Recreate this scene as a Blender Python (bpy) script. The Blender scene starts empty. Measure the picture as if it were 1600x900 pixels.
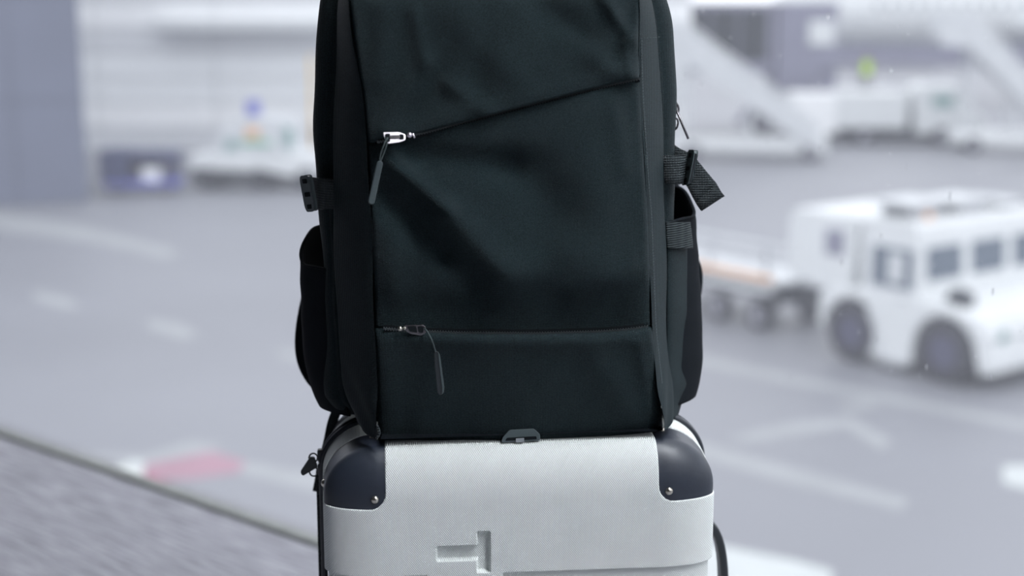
import bpy, bisect, math, random
import numpy as np
from mathutils import Vector, Matrix

random.seed(7)
rng = np.random.default_rng(7)
scene = bpy.context.scene
COL = scene.collection

# ------------------------------------------------------------------ camera
CAM_Z = 0.96
F_PX = 2222.0
TH = math.atan(434.0 / F_PX)
CT, ST = math.cos(TH), math.sin(TH)
cam_d = bpy.data.cameras.new('camera')
cam = bpy.data.objects.new('camera', cam_d)
COL.objects.link(cam)
cam.location = (0, 0, CAM_Z)
cam.rotation_euler = (math.pi / 2 - TH, 0, 0)
cam_d.sensor_width = 36.0
cam_d.lens = 36.0 * F_PX / 1600.0
cam_d.clip_start = 0.05
cam_d.clip_end = 600
cam_d.dof.use_dof = True
cam_d.dof.focus_distance = 1.425
cam_d.dof.aperture_fstop = 2.55
scene.camera = cam

# ------------------------------------------------------------------ sky, exposure, lamps
scene.view_settings.view_transform = 'Standard'
scene.view_settings.look = 'None'
scene.view_settings.exposure = 0.0
scene.view_settings.gamma = 1.0
scene.view_settings.use_curve_mapping = False
world = bpy.data.worlds.new('overcast_sky')
scene.world = world
world.use_nodes = True
bg = world.node_tree.nodes['Background']
bg.inputs['Color'].default_value = (0.925, 0.95, 1.0, 1)
bg.inputs['Strength'].default_value = 1.85


scene.cycles.use_denoising = True
scene.cycles.denoising_input_passes = 'RGB_ALBEDO_NORMAL'
scene.cycles.denoising_prefilter = 'ACCURATE'


# ------------------------------------------------------------------ helpers
def ray(px, py):
    a = (px - 800.0) / F_PX
    b = (450.0 - py) / F_PX
    return a, CT + b * ST, b * CT - ST          # x, y, z slopes


APRON_Z = CAM_Z - 5.6


def ground_at(px, py, z=APRON_Z):
    a, y, s = ray(px, py)
    t = (z - CAM_Z) / s
    return Vector((a * t, y * t, z))


def at_depth(px, py, Y):
    a, y, s = ray(px, py)
    t = Y / y
    return Vector((a * t, Y, CAM_Z + s * t))


def lin(c):
    c = c / 255.0
    return c / 12.92 if c <= 0.04045 else ((c + 0.055) / 1.055) ** 2.4


def rgb(r, g, b):
    return (lin(r), lin(g), lin(b), 1)


MATS = {}


def mat(name, col, rough=0.6, metal=0.0, spec=0.4, noise=None, bump=None, sheen=0.0, coat=0.0):
    """procedural Principled material; noise=(scale, amount) tints, bump=(scale, distance)"""
    if name in MATS:
        return MATS[name]
    m = bpy.data.materials.new(name)
    m.use_nodes = True
    nt = m.node_tree
    p = nt.nodes['Principled BSDF']
    p.inputs['Base Color'].default_value = col
    p.inputs['Roughness'].default_value = rough
    p.inputs['Metallic'].default_value = metal
    p.inputs['Specular IOR Level'].default_value = spec
    p.inputs['Sheen Weight'].default_value = sheen
    p.inputs['Coat Weight'].default_value = coat
    tc = nt.nodes.new('ShaderNodeTexCoord')
    if noise:
        n = nt.nodes.new('ShaderNodeTexNoise')
        n.inputs['Scale'].default_value = noise[0]
        n.inputs['Detail'].default_value = 5
        nt.links.new(tc.outputs['Object'], n.inputs['Vector'])
        r = nt.nodes.new('ShaderNodeValToRGB')
        a = noise[1]
        r.color_ramp.elements[0].position = 0.3
        r.color_ramp.elements[1].position = 0.7
        r.color_ramp.elements[0].color = tuple(max(0, c * (1 - a)) for c in col[:3]) + (1,)
        r.color_ramp.elements[1].color = tuple(min(1, c * (1 + a)) for c in col[:3]) + (1,)
        nt.links.new(n.outputs['Fac'], r.inputs['Fac'])
        nt.links.new(r.outputs['Color'], p.inputs['Base Color'])
    if bump:
        n2 = nt.nodes.new('ShaderNodeTexNoise')
        n2.inputs['Scale'].default_value = bump[0]
        n2.inputs['Detail'].default_value = 3
        nt.links.new(tc.outputs['Object'], n2.inputs['Vector'])
        b = nt.nodes.new('ShaderNodeBump')
        b.inputs['Strength'].default_value = 1.0
        b.inputs['Distance'].default_value = bump[1]
        nt.links.new(n2.outputs['Fac'], b.inputs['Height'])
        nt.links.new(b.outputs['Normal'], p.inputs['Normal'])
    MATS[name] = m
    return m


def wave_pair(nt, vec, angs, periods):
    """sin ridges along directions in the object's x-z plane, multiplied / added"""
    outs = []
    sep = nt.nodes.new('ShaderNodeSeparateXYZ')
    nt.links.new(vec, sep.inputs[0])
    for ang, per in zip(angs, periods):
        k = 2 * math.pi / per
        ca, sa = math.cos(ang) * k, math.sin(ang) * k
        m1 = nt.nodes.new('ShaderNodeMath'); m1.operation = 'MULTIPLY'; m1.inputs[1].default_value = ca
        nt.links.new(sep.outputs['X'], m1.inputs[0])
        m2 = nt.nodes.new('ShaderNodeMath'); m2.operation = 'MULTIPLY_ADD'; m2.inputs[1].default_value = sa
        nt.links.new(sep.outputs['Z'], m2.inputs[0]); nt.links.new(m1.outputs[0], m2.inputs[2])
        m3 = nt.nodes.new('ShaderNodeMath'); m3.operation = 'SINE'
        nt.links.new(m2.outputs[0], m3.inputs[0])
        outs.append(m3.outputs[0])
    s = nt.nodes.new('ShaderNodeMath'); s.operation = 'ADD'
    nt.links.new(outs[0], s.inputs[0]); nt.links.new(outs[1], s.inputs[1])
    return s.outputs[0]


def mat_weave(name, col, rough, angs, periods, dist, spec=0.3, sheen=0.0, tint=0.0, noise=None):
    m = mat(name, col, rough, 0.0, spec, noise=noise, sheen=sheen)
    nt = m.node_tree
    p = nt.nodes['Principled BSDF']
    tc = [n for n in nt.nodes if n.type == 'TEX_COORD'][0]
    h = wave_pair(nt, tc.outputs['Object'], angs, periods)
    b = nt.nodes.new('ShaderNodeBump')
    b.inputs['Strength'].default_value = 1.0
    b.inputs['Distance'].default_value = dist
    nt.links.new(h, b.inputs['Height'])
    nt.links.new(b.outputs['Normal'], p.inputs['Normal'])
    return m


def link(name, me, m, parent=None, loc=None):
    o = bpy.data.objects.new(name, me)
    COL.objects.link(o)
    if m is not None:
        if not me.materials:
            me.materials.append(m)
    if parent is not None:
        o.parent = parent
    if loc is not None:
        o.location = loc
    return o


def mesh(name, V, F, m, parent=None, smooth=True, loc=None, origin=None):
    me = bpy.data.meshes.new(name)
    if origin is not None:
        V = [(v[0] - origin[0], v[1] - origin[1], v[2] - origin[2]) for v in V]
    me.from_pydata([tuple(map(float, v)) for v in V], [], F)
    me.validate()
    if smooth:
        me.polygons.foreach_set('use_smooth', [True] * len(me.polygons))
    me.update()
    return link(name, me, m, parent, loc)


def thing(name, label, cat, loc=(0, 0, 0), rz=0.0, group=None):
    o = bpy.data.objects.new(name, None)
    COL.objects.link(o)
    o.location = loc
    o.rotation_euler = (0, 0, rz)
    o['label'] = label
    o['category'] = cat
    if group:
        o['group'] = group
    return o


def tag(o, label, cat, group=None):
    o['label'] = label
    o['category'] = cat
    if group:
        o['group'] = group
    return o


def struct(o, label=None, cat=None):
    o['kind'] = 'structure'
    if label:
        o['label'] = label
    if cat:
        o['category'] = cat
    return o


def bevel(o, w, seg=2):
    b = o.modifiers.new('bevel', 'BEVEL')
    b.width = w
    b.segments = seg
    b.limit_method = 'ANGLE'
    b.angle_limit = math.radians(35)
    return o


def solid(o, t, off=-1):
    s = o.modifiers.new('solid', 'SOLIDIFY')
    s.thickness = t
    s.offset = off
    return o


class G:
    """collects geometry for one mesh"""

    def __init__(self):
        self.V, self.F = [], []

    def add(self, V, F):
        n = len(self.V)
        self.V += [tuple(v) for v in V]
        self.F += [tuple(i + n for i in f) for f in F]
        return self

    def box(self, c, s, M=None):
        x, y, z = s[0] / 2, s[1] / 2, s[2] / 2
        V = [Vector((a * x, b * y, d * z)) for a in (-1, 1) for b in (-1, 1) for d in (-1, 1)]
        if M is not None:
            V = [M @ v for v in V]
        V = [v + Vector(c) for v in V]
        F = [(0, 1, 3, 2), (4, 6, 7, 5), (0, 4, 5, 1), (2, 3, 7, 6), (0, 2, 6, 4), (1, 5, 7, 3)]
        return self.add(V, F)

    def prism(self, poly, axis, a, b):
        """polygon of 2-D points extruded along an axis ('x','y','z') from a to b"""
        def P(p, t):
            return {'x': (t, p[0], p[1]), 'y': (p[0], t, p[1]), 'z': (p[0], p[1], t)}[axis]
        n = len(poly)
        V = [P(p, a) for p in poly] + [P(p, b) for p in poly]
        F = [tuple(range(n)), tuple(range(2 * n - 1, n - 1, -1))]
        F += [(i, i + n, (i + 1) % n + n, (i + 1) % n) for i in range(n)]
        return self.add(V, F)

    def cyl(self, p0, p1, r0, r1=None, n=16, cap=True):
        r1 = r0 if r1 is None else r1
        p0, p1 = Vector(p0), Vector(p1)
        d = (p1 - p0).normalized()
        u = d.orthogonal().normalized()
        w = d.cross(u)
        V = []
        for p, r in ((p0, r0), (p1, r1)):
            for i in range(n):
                t = 2 * math.pi * i / n
                V.append(p + (u * math.cos(t) + w * math.sin(t)) * r)
        F = [(i, (i + 1) % n, (i + 1) % n + n, i + n) for i in range(n)]
        if cap:
            F += [tuple(range(n - 1, -1, -1)), tuple(range(n, 2 * n))]
        return self.add(V, F)

    def tube(self, pts, r, n=8, closed=False, flat=None, up=(0, 0, 1)):
        """swept tube; r number or list; flat=(w,t) makes a strap cross-section"""
        pts = [Vector(p) for p in pts]
        N = len(pts)
        V = []
        prev = None
        for i in range(N):
            a = pts[i - 1] if (i > 0 or closed) else pts[i]
            b = pts[(i + 1) % N] if (i < N - 1 or closed) else pts[i]
            d = (b - a).normalized()
            if flat:
                w = d.cross(Vector(up))
                if w.length < 1e-4:
                    w = d.orthogonal()
                w.normalize()
                u = w.cross(d).normalized()
                hw, ht = flat[0] / 2, flat[1] / 2
                for (s, t) in ((-1, -1), (1, -1), (1, 1), (-1, 1)):
                    V.append(pts[i] + u * (s * hw) + w * (t * ht))
            else:
                if prev is None:
                    u = d.orthogonal().normalized()
                else:
                    u = (prev - d * prev.dot(d)).normalized()
                prev = u
                w = d.cross(u)
                rr = r[i] if isinstance(r, (list, tuple)) else r
                for k in range(n):
                    t = 2 * math.pi * k / n
                    V.append(pts[i] + (u * math.cos(t) + w * math.sin(t)) * rr)
        n = 4 if flat else n
        F = []
        for i in range(N if closed else N - 1):
            j = (i + 1) % N
            F += [(i * n + k, i * n + (k + 1) % n, j * n + (k + 1) % n, j * n + k) for k in range(n)]
        if not closed:
            F += [tuple(range(n - 1, -1, -1)), tuple(range((N - 1) * n, N * n))]
        return self.add(V, F)

    def sphere(self, c, r, n=12, m=8, s=(1, 1, 1)):
        V = [(c[0], c[1], c[2] + r * s[2])]
        for i in range(1, m):
            ph = math.pi * i / m
            for k in range(n):
                t = 2 * math.pi * k / n
                V.append((c[0] + r * s[0] * math.sin(ph) * math.cos(t), c[1] + r * s[1] * math.sin(ph) * math.sin(t),
                          c[2] + r * s[2] * math.cos(ph)))
        V.append((c[0], c[1], c[2] - r * s[2]))
        F = [(0, 1 + k, 1 + (k + 1) % n) for k in range(n)]
        for i in range(m - 2):
            F += [(1 + i * n + k, 1 + (i + 1) * n + k, 1 + (i + 1) * n + (k + 1) % n, 1 + i * n + (k + 1) % n) for k in range(n)]
        e = len(V) - 1
        F += [(e, 1 + (m - 2) * n + (k + 1) % n, 1 + (m - 2) * n + k) for k in range(n)]
        return self.add(V, F)

    def grid(self, fn, us, vs, wrap=False):
        V = [fn(u, v) for v in vs for u in us]
        n, m = len(us), len(vs)
        F = []
        for j in range(m - 1):
            for i in range(n if wrap else n - 1):
                k = (i + 1) % n
                F.append((j * n + i, j * n + k, (j + 1) * n + k, (j + 1) * n + i))
        return self.add(V, F)

    def out(self, name, m, parent=None, smooth=False, bev=None, loc=None, origin=None, seg=2):
        o = mesh(name, self.V, self.F, m, parent, smooth, loc, origin)
        if bev:
            bevel(o, bev, seg)
        return o


class Tab(list):
    """table of (x, y) pairs with fast lookup"""
    def __init__(self, pairs):
        super().__init__(pairs)
        self.xs = [float(t[0]) for t in self]
        self.ys = [float(t[1]) for t in self]


def interp(tab, x):
    if not isinstance(tab, Tab):
        tab = Tab(tab)
    xs, ys = tab.xs, tab.ys
    if x <= xs[0]:
        return ys[0]
    if x >= xs[-1]:
        return ys[-1]
    i = bisect.bisect_right(xs, x) - 1
    return ys[i] + (ys[i + 1] - ys[i]) * (x - xs[i]) / (xs[i + 1] - xs[i])


def smooth_tab(tab, n=200):
    """resample a piecewise-linear table and round its corners"""
    xs = np.linspace(tab[0][0], tab[-1][0], n)
    ys = np.interp(xs, [t[0] for t in tab], [t[1] for t in tab])
    k = max(3, n // 18)
    pad = np.concatenate([2 * ys[0] - ys[k:0:-1], ys, 2 * ys[-1] - ys[-2:-k - 2:-1]])
    ker = np.hanning(2 * k + 1); ker /= ker.sum()
    ys2 = np.convolve(pad, ker, 'valid')
    return Tab(zip(xs, ys2))


def sstep(a, b, x):
    t = min(1.0, max(0.0, (x - a) / (b - a)))
    return t * t * (3 - 2 * t)


def rounded_poly(pts, r, n=4):
    """round the corners of a 2-D polygon"""
    out = []
    N = len(pts)
    for i in range(N):
        p = Vector(pts[i]); a = Vector(pts[i - 1]); b = Vector(pts[(i + 1) % N])
        da = (a - p); db = (b - p)
        rr = min(r, da.length * 0.45, db.length * 0.45)
        A = p + da.normalized() * rr
        B = p + db.normalized() * rr
        for k in range(n + 1):
            t = k / n
            q = A * (1 - t) ** 2 + p * 2 * t * (1 - t) + B * t * t
            out.append((q[0], q[1]))
    return out


# ------------------------------------------------------------------ materials
M_CARPET = mat('ribbed_carpet', rgb(158, 158, 166), 0.95, spec=0.1)
M_CONCRETE = mat('apron_asphalt', (0.205, 0.21, 0.235, 1), 0.5, spec=0.35, noise=(0.18, 0.07), bump=(14, 0.01))
M_PAINT = mat('road_paint', (0.29, 0.30, 0.315, 1), 0.6, noise=(1.5, 0.08))
M_PAINTW = mat('fresh_road_paint', (0.50, 0.53, 0.53, 1), 0.6, noise=(1.5, 0.06))
M_PAINTR = mat('red_road_paint', (0.32, 0.17, 0.22, 1), 0.6, noise=(1.5, 0.08))
M_CEIL = mat('ceiling_panel', (0.2, 0.2, 0.21, 1), 0.9)
M_WALLI = mat('interior_wall', (0.08, 0.08, 0.09, 1), 0.9)
M_FRAME = mat('window_frame_grey', (0.26, 0.27, 0.265, 1), 0.85, spec=0.05, noise=(20, 0.1))
M_WHITE = mat('white_vehicle_paint', (0.66, 0.68, 0.69, 1), 0.45, noise=(2.0, 0.03))
M_WHITE2 = mat('worn_white_paint', (0.58, 0.60, 0.62, 1), 0.5, noise=(2.0, 0.06))
M_GREYW = mat('pale_cladding', (0.78, 0.80, 0.815, 1), 0.6, noise=(0.4, 0.05))
M_GREYW2 = mat('pale_cladding_bright', (0.86, 0.87, 0.88, 1), 0.6, noise=(0.4, 0.05))
M_GREYW3 = mat('pale_cladding_dull', (0.64, 0.655, 0.68, 1), 0.6, noise=(0.4, 0.05))
M_PIER = mat('pier_cladding', (0.13, 0.145, 0.205, 1), 0.6, noise=(0.3, 0.08))
M_DARK = mat('dark_undercarriage', (0.03, 0.035, 0.045, 1), 0.6)
M_TYRE = mat('tyre_rubber', (0.03, 0.03, 0.04, 1), 0.75, bump=(60, 0.004))
M_RIM = mat('blue_wheel_rim', (0.065, 0.065, 0.115, 1), 0.6)
M_RIMG = mat('grey_wheel_rim', (0.35, 0.35, 0.40, 1), 0.4)
M_GLASSD = mat('vehicle_window', (0.10, 0.13, 0.17, 1), 0.08, spec=0.6)
M_GLASSG = mat('green_tinted_window', (0.22, 0.34, 0.33, 1), 0.1, spec=0.6)
M_NAVY = mat('navy_paint', (0.035, 0.045, 0.12, 1), 0.45, noise=(3, 0.1))
M_BLUE = mat('blue_paint', (0.13, 0.14, 0.50, 1), 0.45, noise=(3, 0.1))
M_ORANGE = mat('orange_paint', (0.75, 0.42, 0.22, 1), 0.5)
M_GREEN = mat('green_paint', (0.10, 0.45, 0.25, 1), 0.5)
M_YELLOW = mat('yellow_paint', (0.85, 0.55, 0.12, 1), 0.5)
M_RED = mat('red_lens', (0.6, 0.15, 0.2, 1), 0.3)
M_JET = mat('bridge_cladding', (0.22, 0.22, 0.29, 1), 0.55, noise=(0.8, 0.08))
M_STEEL = mat('galvanised_steel', (0.42, 0.43, 0.46, 1), 0.4, metal=0.5)
M_HIVIS = mat('hi_vis_fabric', (0.55, 0.80, 0.08, 1), 0.8)
M_SKIN = mat('skin', (0.5, 0.32, 0.25, 1), 0.6)
M_CLOTH = mat('dark_workwear', (0.03, 0.035, 0.05, 1), 0.9)

FABRIC_COL = (0.0120, 0.0215, 0.0250, 1)
M_FABRIC = mat_weave('black_twill', FABRIC_COL, 0.62, (0.0, math.pi / 2), (0.0011, 0.0011), 0.00022, spec=0.13, noise=(850, 0.5))
M_FABRIC2 = mat_weave('black_stretch_fabric', (0.006, 0.0085, 0.012, 1), 0.8, (0.0, math.pi / 2), (0.0012, 0.0012), 0.0002, spec=0.10)
M_WEB = mat_weave('ribbed_webbing', (0.022, 0.030, 0.034, 1), 0.6, (0.0, math.pi / 2), (0.0017, 0.0025), 0.0004, spec=0.35)
M_ELASTIC = mat_weave('elastic_band', (0.016, 0.024, 0.027, 1), 0.7, (math.pi / 2, 0.0), (0.0024, 0.009), 0.0004, spec=0.3)
M_PLASTIC = mat('black_plastic', (0.016, 0.020, 0.024, 1), 0.38, spec=0.5)
M_PLASTICG = mat('grey_plastic', (0.060, 0.080, 0.085, 1), 0.38, spec=0.5)
M_RUBBER = mat('grey_rubber_pull', (0.050, 0.066, 0.072, 1), 0.5, spec=0.4)
M_CHROME = mat('polished_slider', (0.95, 0.88, 0.95, 1), 0.34, metal=1.0)
M_GUN = mat('gunmetal_slider', (0.20, 0.19, 0.20, 1), 0.25, metal=1.0)
M_TEETH = mat('zipper_teeth', (0.06, 0.07, 0.075, 1), 0.4, spec=0.5)
M_TAPE = mat('zipper_tape', (0.008, 0.010, 0.012, 1), 0.9, spec=0.1)
M_THREAD = mat('grey_thread', (0.09, 0.11, 0.115, 1), 0.7)
M_CORD = mat('cord', (0.040, 0.055, 0.058, 1), 0.7)
M_TABW = mat('pale_tab', (0.25, 0.27, 0.29, 1), 0.6)
M_SHELL = mat_weave('textured_white_shell', (0.695, 0.725, 0.71, 1), 0.62, (math.radians(38), math.radians(-38)), (0.00165, 0.00165), 0.00018, spec=0.22)
M_SHELLS = mat('smooth_white_shell', (0.78, 0.80, 0.79, 1), 0.35, spec=0.4)
M_BUMPER = mat('dark_corner_plastic', (0.017, 0.022, 0.034, 1), 0.42, spec=0.5, bump=(160, 0.0002))
M_PIPING = mat('dark_piping', (0.014, 0.018, 0.026, 1), 0.35, spec=0.5)
M_NICKEL = mat('nickel_rivet', (0.55, 0.52, 0.46, 1), 0.28, metal=1.0)

# ================================================================== THE SETTING
WA = ground_at(20, 690, 0.0)                          # a point on the wall line
WD = (ground_at(490, 855, 0.0) - WA).normalized()     # along the window wall
WN = Vector((-WD.y, WD.x, 0))                         # outwards


def wall_pt(s, out=0.0, z=0.0):
    return WA + WD * s + WN * out + Vector((0, 0, z))


# carpet with ribs running along the window
nt = M_CARPET.node_tree
p = nt.nodes['Principled BSDF']
tc = [n for n in nt.nodes if n.type == 'TEX_COORD'][0]
mp = nt.nodes.new('ShaderNodeMapping')
mp.vector_type = 'TEXTURE'
mp.inputs['Rotation'].default_value = (0, 0, math.atan2(WD.y, WD.x))
mp.inputs['Scale'].default_value = (1 / 9, 1 / 110, 1)
nt.links.new(tc.outputs['Object'], mp.inputs['Vector'])
nz = nt.nodes.new('ShaderNodeTexNoise'); nz.inputs['Scale'].default_value = 1.0; nz.inputs['Detail'].default_value = 6
nt.links.new(mp.outputs['Vector'], nz.inputs['Vector'])
rp = nt.nodes.new('ShaderNodeValToRGB')
rp.color_ramp.elements[0].position = 0.32; rp.color_ramp.elements[0].color = (0.20, 0.20, 0.225, 1)
rp.color_ramp.elements[1].position = 0.66; rp.color_ramp.elements[1].color = (0.39, 0.39, 0.43, 1)
nt.links.new(nz.outputs['Fac'], rp.inputs['Fac'])
nt.links.new(rp.outputs['Color'], p.inputs['Base Color'])
bm_ = nt.nodes.new('ShaderNodeBump'); bm_.inputs['Distance'].default_value = 0.004
nt.links.new(nz.outputs['Fac'], bm_.inputs['Height']); nt.links.new(bm_.outputs['Normal'], p.inputs['Normal'])

S0, S1, DEEP = -1.15, 4.5, 9.0
poly = [wall_pt(S0), wall_pt(S1), wall_pt(S1, -DEEP), wall_pt(S0, -DEEP)]
g = G(); g.add([Vector(v) for v in poly] + [Vector(v) - Vector((0, 0, .25)) for v in poly],
               [(3, 2, 1, 0), (4, 5, 6, 7), (0, 1, 5, 4), (1, 2, 6, 5), (2, 3, 7, 6), (3, 0, 4, 7)])
struct(g.out('floor', M_CARPET))
CEIL_D = DEEP
poly = [wall_pt(S0, 0, 3.3), wall_pt(S1, 0, 3.3), wall_pt(S1, -CEIL_D, 3.3), wall_pt(S0, -CEIL_D, 3.3)]
g = G(); g.add([Vector(v) for v in poly] + [Vector(v) + Vector((0, 0, .2)) for v in poly],
               [(3, 2, 1, 0), (4, 5, 6, 7), (0, 1, 5, 4), (1, 2, 6, 5), (2, 3, 7, 6), (3, 0, 4, 7)])
ceil = struct(g.out('ceiling', M_CEIL))
M_LAMP = mat('added_lamp_diffuser', (0.8, 0.8, 0.8, 1), 0.5)
M_LAMP.node_tree.nodes['Principled BSDF'].inputs['Emission Color'].default_value = (0.92, 0.96, 1.0, 1)
M_LAMP.node_tree.nodes['Principled BSDF'].inputs['Emission Strength'].default_value = 40.0
for (lx, ly) in ((0.80, 0.72), (1.35, 0.10), (1.9, -0.5)):  # unseen ceiling panels, added to light the luggage from above right
    g = G(); g.box((0, 0, 0), (1.3, 0.42, 0.05)); fr = g.out('added_light_frame', M_FRAME, ceil, bev=0.004)
    fr.location = (lx, ly, 3.27); fr.rotation_euler = (0, 0, math.atan2(WD.y, WD.x))
    g = G(); g.box((0, 0, -0.03), (1.2, 0.34, 0.012)); g.out('added_diffuser', M_LAMP, fr)
g = G()
a, b = wall_pt(S0), wall_pt(S0, -DEEP)
t_ = WD * -0.15
g.add([a, b, b + t_, a + t_] + [v + Vector((0, 0, 3.3)) for v in (a, b, b + t_, a + t_)],
      [(0, 1, 2, 3), (4, 7, 6, 5), (0, 4, 5, 1), (1, 5, 6, 2), (2, 6, 7, 3), (3, 7, 4, 0)])
struct(g.out('wall_left', M_WALLI))
g = G()
a, b = wall_pt(S0, -DEEP), wall_pt(S1, -DEEP)
t_ = WN * -0.15
g.add([a, b, b + t_, a + t_] + [v + Vector((0, 0, 3.3)) for v in (a, b, b + t_, a + t_)],
      [(0, 1, 2, 3), (4, 7, 6, 5), (0, 4, 5, 1), (1, 5, 6, 2), (2, 6, 7, 3), (3, 7, 4, 0)])
struct(g.out('wall_back', M_WALLI))

# low frame along the edge of the carpet
RZ = math.atan2(WD.y, WD.x)
g = G(); g.box((0, 0, -0.005), (S1 - S0, 0.030, 0.012))
o = g.out('trim_1', M_FRAME, bev=0.004); o.location = wall_pt((S0 + S1) / 2, 0.03); o.rotation_euler = (0, 0, RZ)
struct(o)

# glazing: thin panes with rain-dulled glass, mullions outside the view
m = bpy.data.materials.new('rain_dulled_glass'); m.use_nodes = True
nt = m.node_tree; nt.nodes.clear()
out = nt.nodes.new('ShaderNodeOutputMaterial')
tr = nt.nodes.new('ShaderNodeBsdfTransparent'); tr.inputs['Color'].default_value = (0.97, 0.98, 0.985, 1)
tl = nt.nodes.new('ShaderNodeBsdfTranslucent'); tl.inputs['Color'].default_value = (0.86, 0.88, 0.95, 1)
mx = nt.nodes.new('ShaderNodeMixShader')
HAZE = mx.inputs['Fac']; HAZE.default_value = 0.13
nt.links.new(tr.outputs[0], mx.inputs[1]); nt.links.new(tl.outputs[0], mx.inputs[2])
nt.links.new(mx.outputs[0], out.inputs['Surface'])
M_PANE = m
win = bpy.data.objects.new('window_1', None); COL.objects.link(win)
win.location = wall_pt(0, 0.035); win.rotation_euler = (0, 0, RZ)
win['kind'] = 'structure'; win['label'] = 'tall rain-specked terminal window behind the luggage'
edges = [S0, 3.0, S1]
for i in range(len(edges) - 1):
    w = edges[i + 1] - edges[i]
    g = G(); g.add([(edges[i], 0, 0.02), (edges[i + 1], 0, 0.02), (edges[i + 1], 0, 3.3), (edges[i], 0, 3.3)], [(0, 1, 2, 3)])
    g.out('pane', M_PANE, win)
for e in edges[1:-1]:
    g = G(); g.box((e, 0, 1.65), (0.05, 0.08, 3.26)); g.out('mullion', M_FRAME, win, bev=0.005)

# unseen glazed wall on the right, added to light the luggage's front
win2 = bpy.data.objects.new('added_window', None); COL.objects.link(win2)
win2.location = wall_pt(S1, 0.0); win2.rotation_euler = (0, 0, RZ - math.pi / 2)
win2['kind'] = 'structure'; win2['label'] = 'unseen window wall right of the camera, added to light the luggage'
for i in range(1):
    g = G(); g.add([(2.1 * i, 0, 1.05), (2.1 * i + 2.1, 0, 1.05), (2.1 * i + 2.1, 0, 3.3), (2.1 * i, 0, 3.3)], [(0, 1, 2, 3)])
    g.out('pane', M_PANE, win2)
    g = G(); g.box((2.1 * i, 0, 2.17), (0.05, 0.08, 2.22)); g.out('mullion', M_FRAME, win2, bev=0.005)

g = G(); a, b = wall_pt(S1, -2.1), wall_pt(S1, -DEEP); t_ = WD * 0.15
g.add([a, b, b + t_, a + t_] + [v + Vector((0, 0, 3.3)) for v in (a, b, b + t_, a + t_)],
      [(3, 2, 1, 0), (5, 6, 7, 4), (1, 5, 4, 0), (2, 6, 5, 1), (3, 7, 6, 2), (0, 4, 7, 3)])
wr = struct(g.out('wall_right', M_WALLI))
g = G(); a, b = wall_pt(S1), wall_pt(S1, -2.1)
g.add([a, b, b + t_, a + t_] + [v + Vector((0, 0, 1.05)) for v in (a, b, b + t_, a + t_)],
      [(3, 2, 1, 0), (5, 6, 7, 4), (1, 5, 4, 0), (2, 6, 5, 1), (3, 7, 6, 2), (0, 4, 7, 3)])
g.out('light_block_parapet', M_WALLI, wr)  # unseen low wall, added to keep low light off the luggage

# rain on the outside of the glass
M_WATER = bpy.data.materials.new('rain_water'); M_WATER.use_nodes = True
p = M_WATER.node_tree.nodes['Principled BSDF']
p.inputs['Base Color'].default_value = (1, 1, 1, 1); p.inputs['Roughness'].default_value = 0.02
p.inputs['Transmission Weight'].default_value = 1.0; p.inputs['IOR'].default_value = 1.33
g = G()
for i in range(900):
    s = random.uniform(0.9, 3.0); z = random.uniform(0.25, 1.35)
    r = random.uniform(0.0005, 0.0011)
    st = random.choice((1, 1, 1.6, 5.0)) if random.random() < 0.6 else 1
    g.sphere((s, 0.0, z), r, 6, 4, (1, 0.45, st))
o = g.out('rain_drops', M_WATER, win, smooth=True, loc=(0, 0.002, 0)); o['kind'] = 'stuff'

# ------------------------------------------------------------------ apron and its painted marks
g = G(); g.add([(-220, -120, APRON_Z), (220, -120, APRON_Z), (220, 320, APRON_Z), (-220, 320, APRON_Z),
                (-220, -120, APRON_Z - 1), (220, -120, APRON_Z - 1), (220, 320, APRON_Z - 1), (-220, 320, APRON_Z - 1)],
               [(0, 1, 2, 3), (7, 6, 5, 4), (4, 5, 1, 0), (5, 6, 2, 1), (6, 7, 3, 2), (7, 4, 0, 3)])
apron = g.out('apron_ground', M_CONCRETE); struct(apron, 'wide grey asphalt airport apron outside the window')


def mark(name, pxs, m, n=0):
    pts = [ground_at(*q) + Vector((0, 0, 0.004 + 0.002 * n)) for q in pxs]
    low = [q - Vector((0, 0, 0.003)) for q in pts]
    k = len(pts)
    g = G(); g.add(pts + low, [tuple(range(k)), tuple(range(2 * k - 1, k - 1, -1))] + [(i, i + k, (i + 1) % k + k, (i + 1) % k) for i in range(k)])
    return g.out(name, m, apron)


mark('painted_line', [(-60, 322), (-60, 352), (150, 380), (262, 404), (282, 392), (120, 350)], M_PAINT)
mark('painted_dash', [(52, 455), (56, 470), (104, 484), (128, 478), (100, 464)], M_PAINT)
mark('painted_dash', [(228, 500), (236, 516), (290, 530), (312, 522), (280, 506)], M_PAINT)
mark('painted_dash', [(430, 545), (440, 560), (500, 572), (500, 556)], M_PAINT)
mark('painted_patch', [(165, 738), (222, 762), (225, 722), (205, 722)], M_PAINTW, 2)
mark('red_marking', [(226, 726), (226, 752), (300, 748), (372, 738), (384, 722), (330, 706)], M_PAINTR, 1)
mark('painted_line', [(372, 738), (500, 772), (560, 780), (560, 752), (384, 722)], M_PAINT)
mark('painted_line', [(100, 708), (226, 728), (330, 708), (350, 698), (300, 690), (226, 712)], M_PAINT)
mark('painted_line', [(1085, 688), (1090, 716), (1250, 760), (1410, 798), (1420, 780), (1250, 734)], M_PAINT)
mark('painted_line', [(1240, 660), (1330, 652), (1395, 690), (1375, 704), (1320, 668), (1180, 690), (1130, 690), (1180, 672)], M_PAINT)
mark('painted_dash', [(1300, 632), (1330, 642), (1372, 636), (1360, 626)], M_PAINT)
mark('painted_patch', [(1566, 728), (1568, 756), (1640, 772), (1640, 726)], M_PAINTW)
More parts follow.
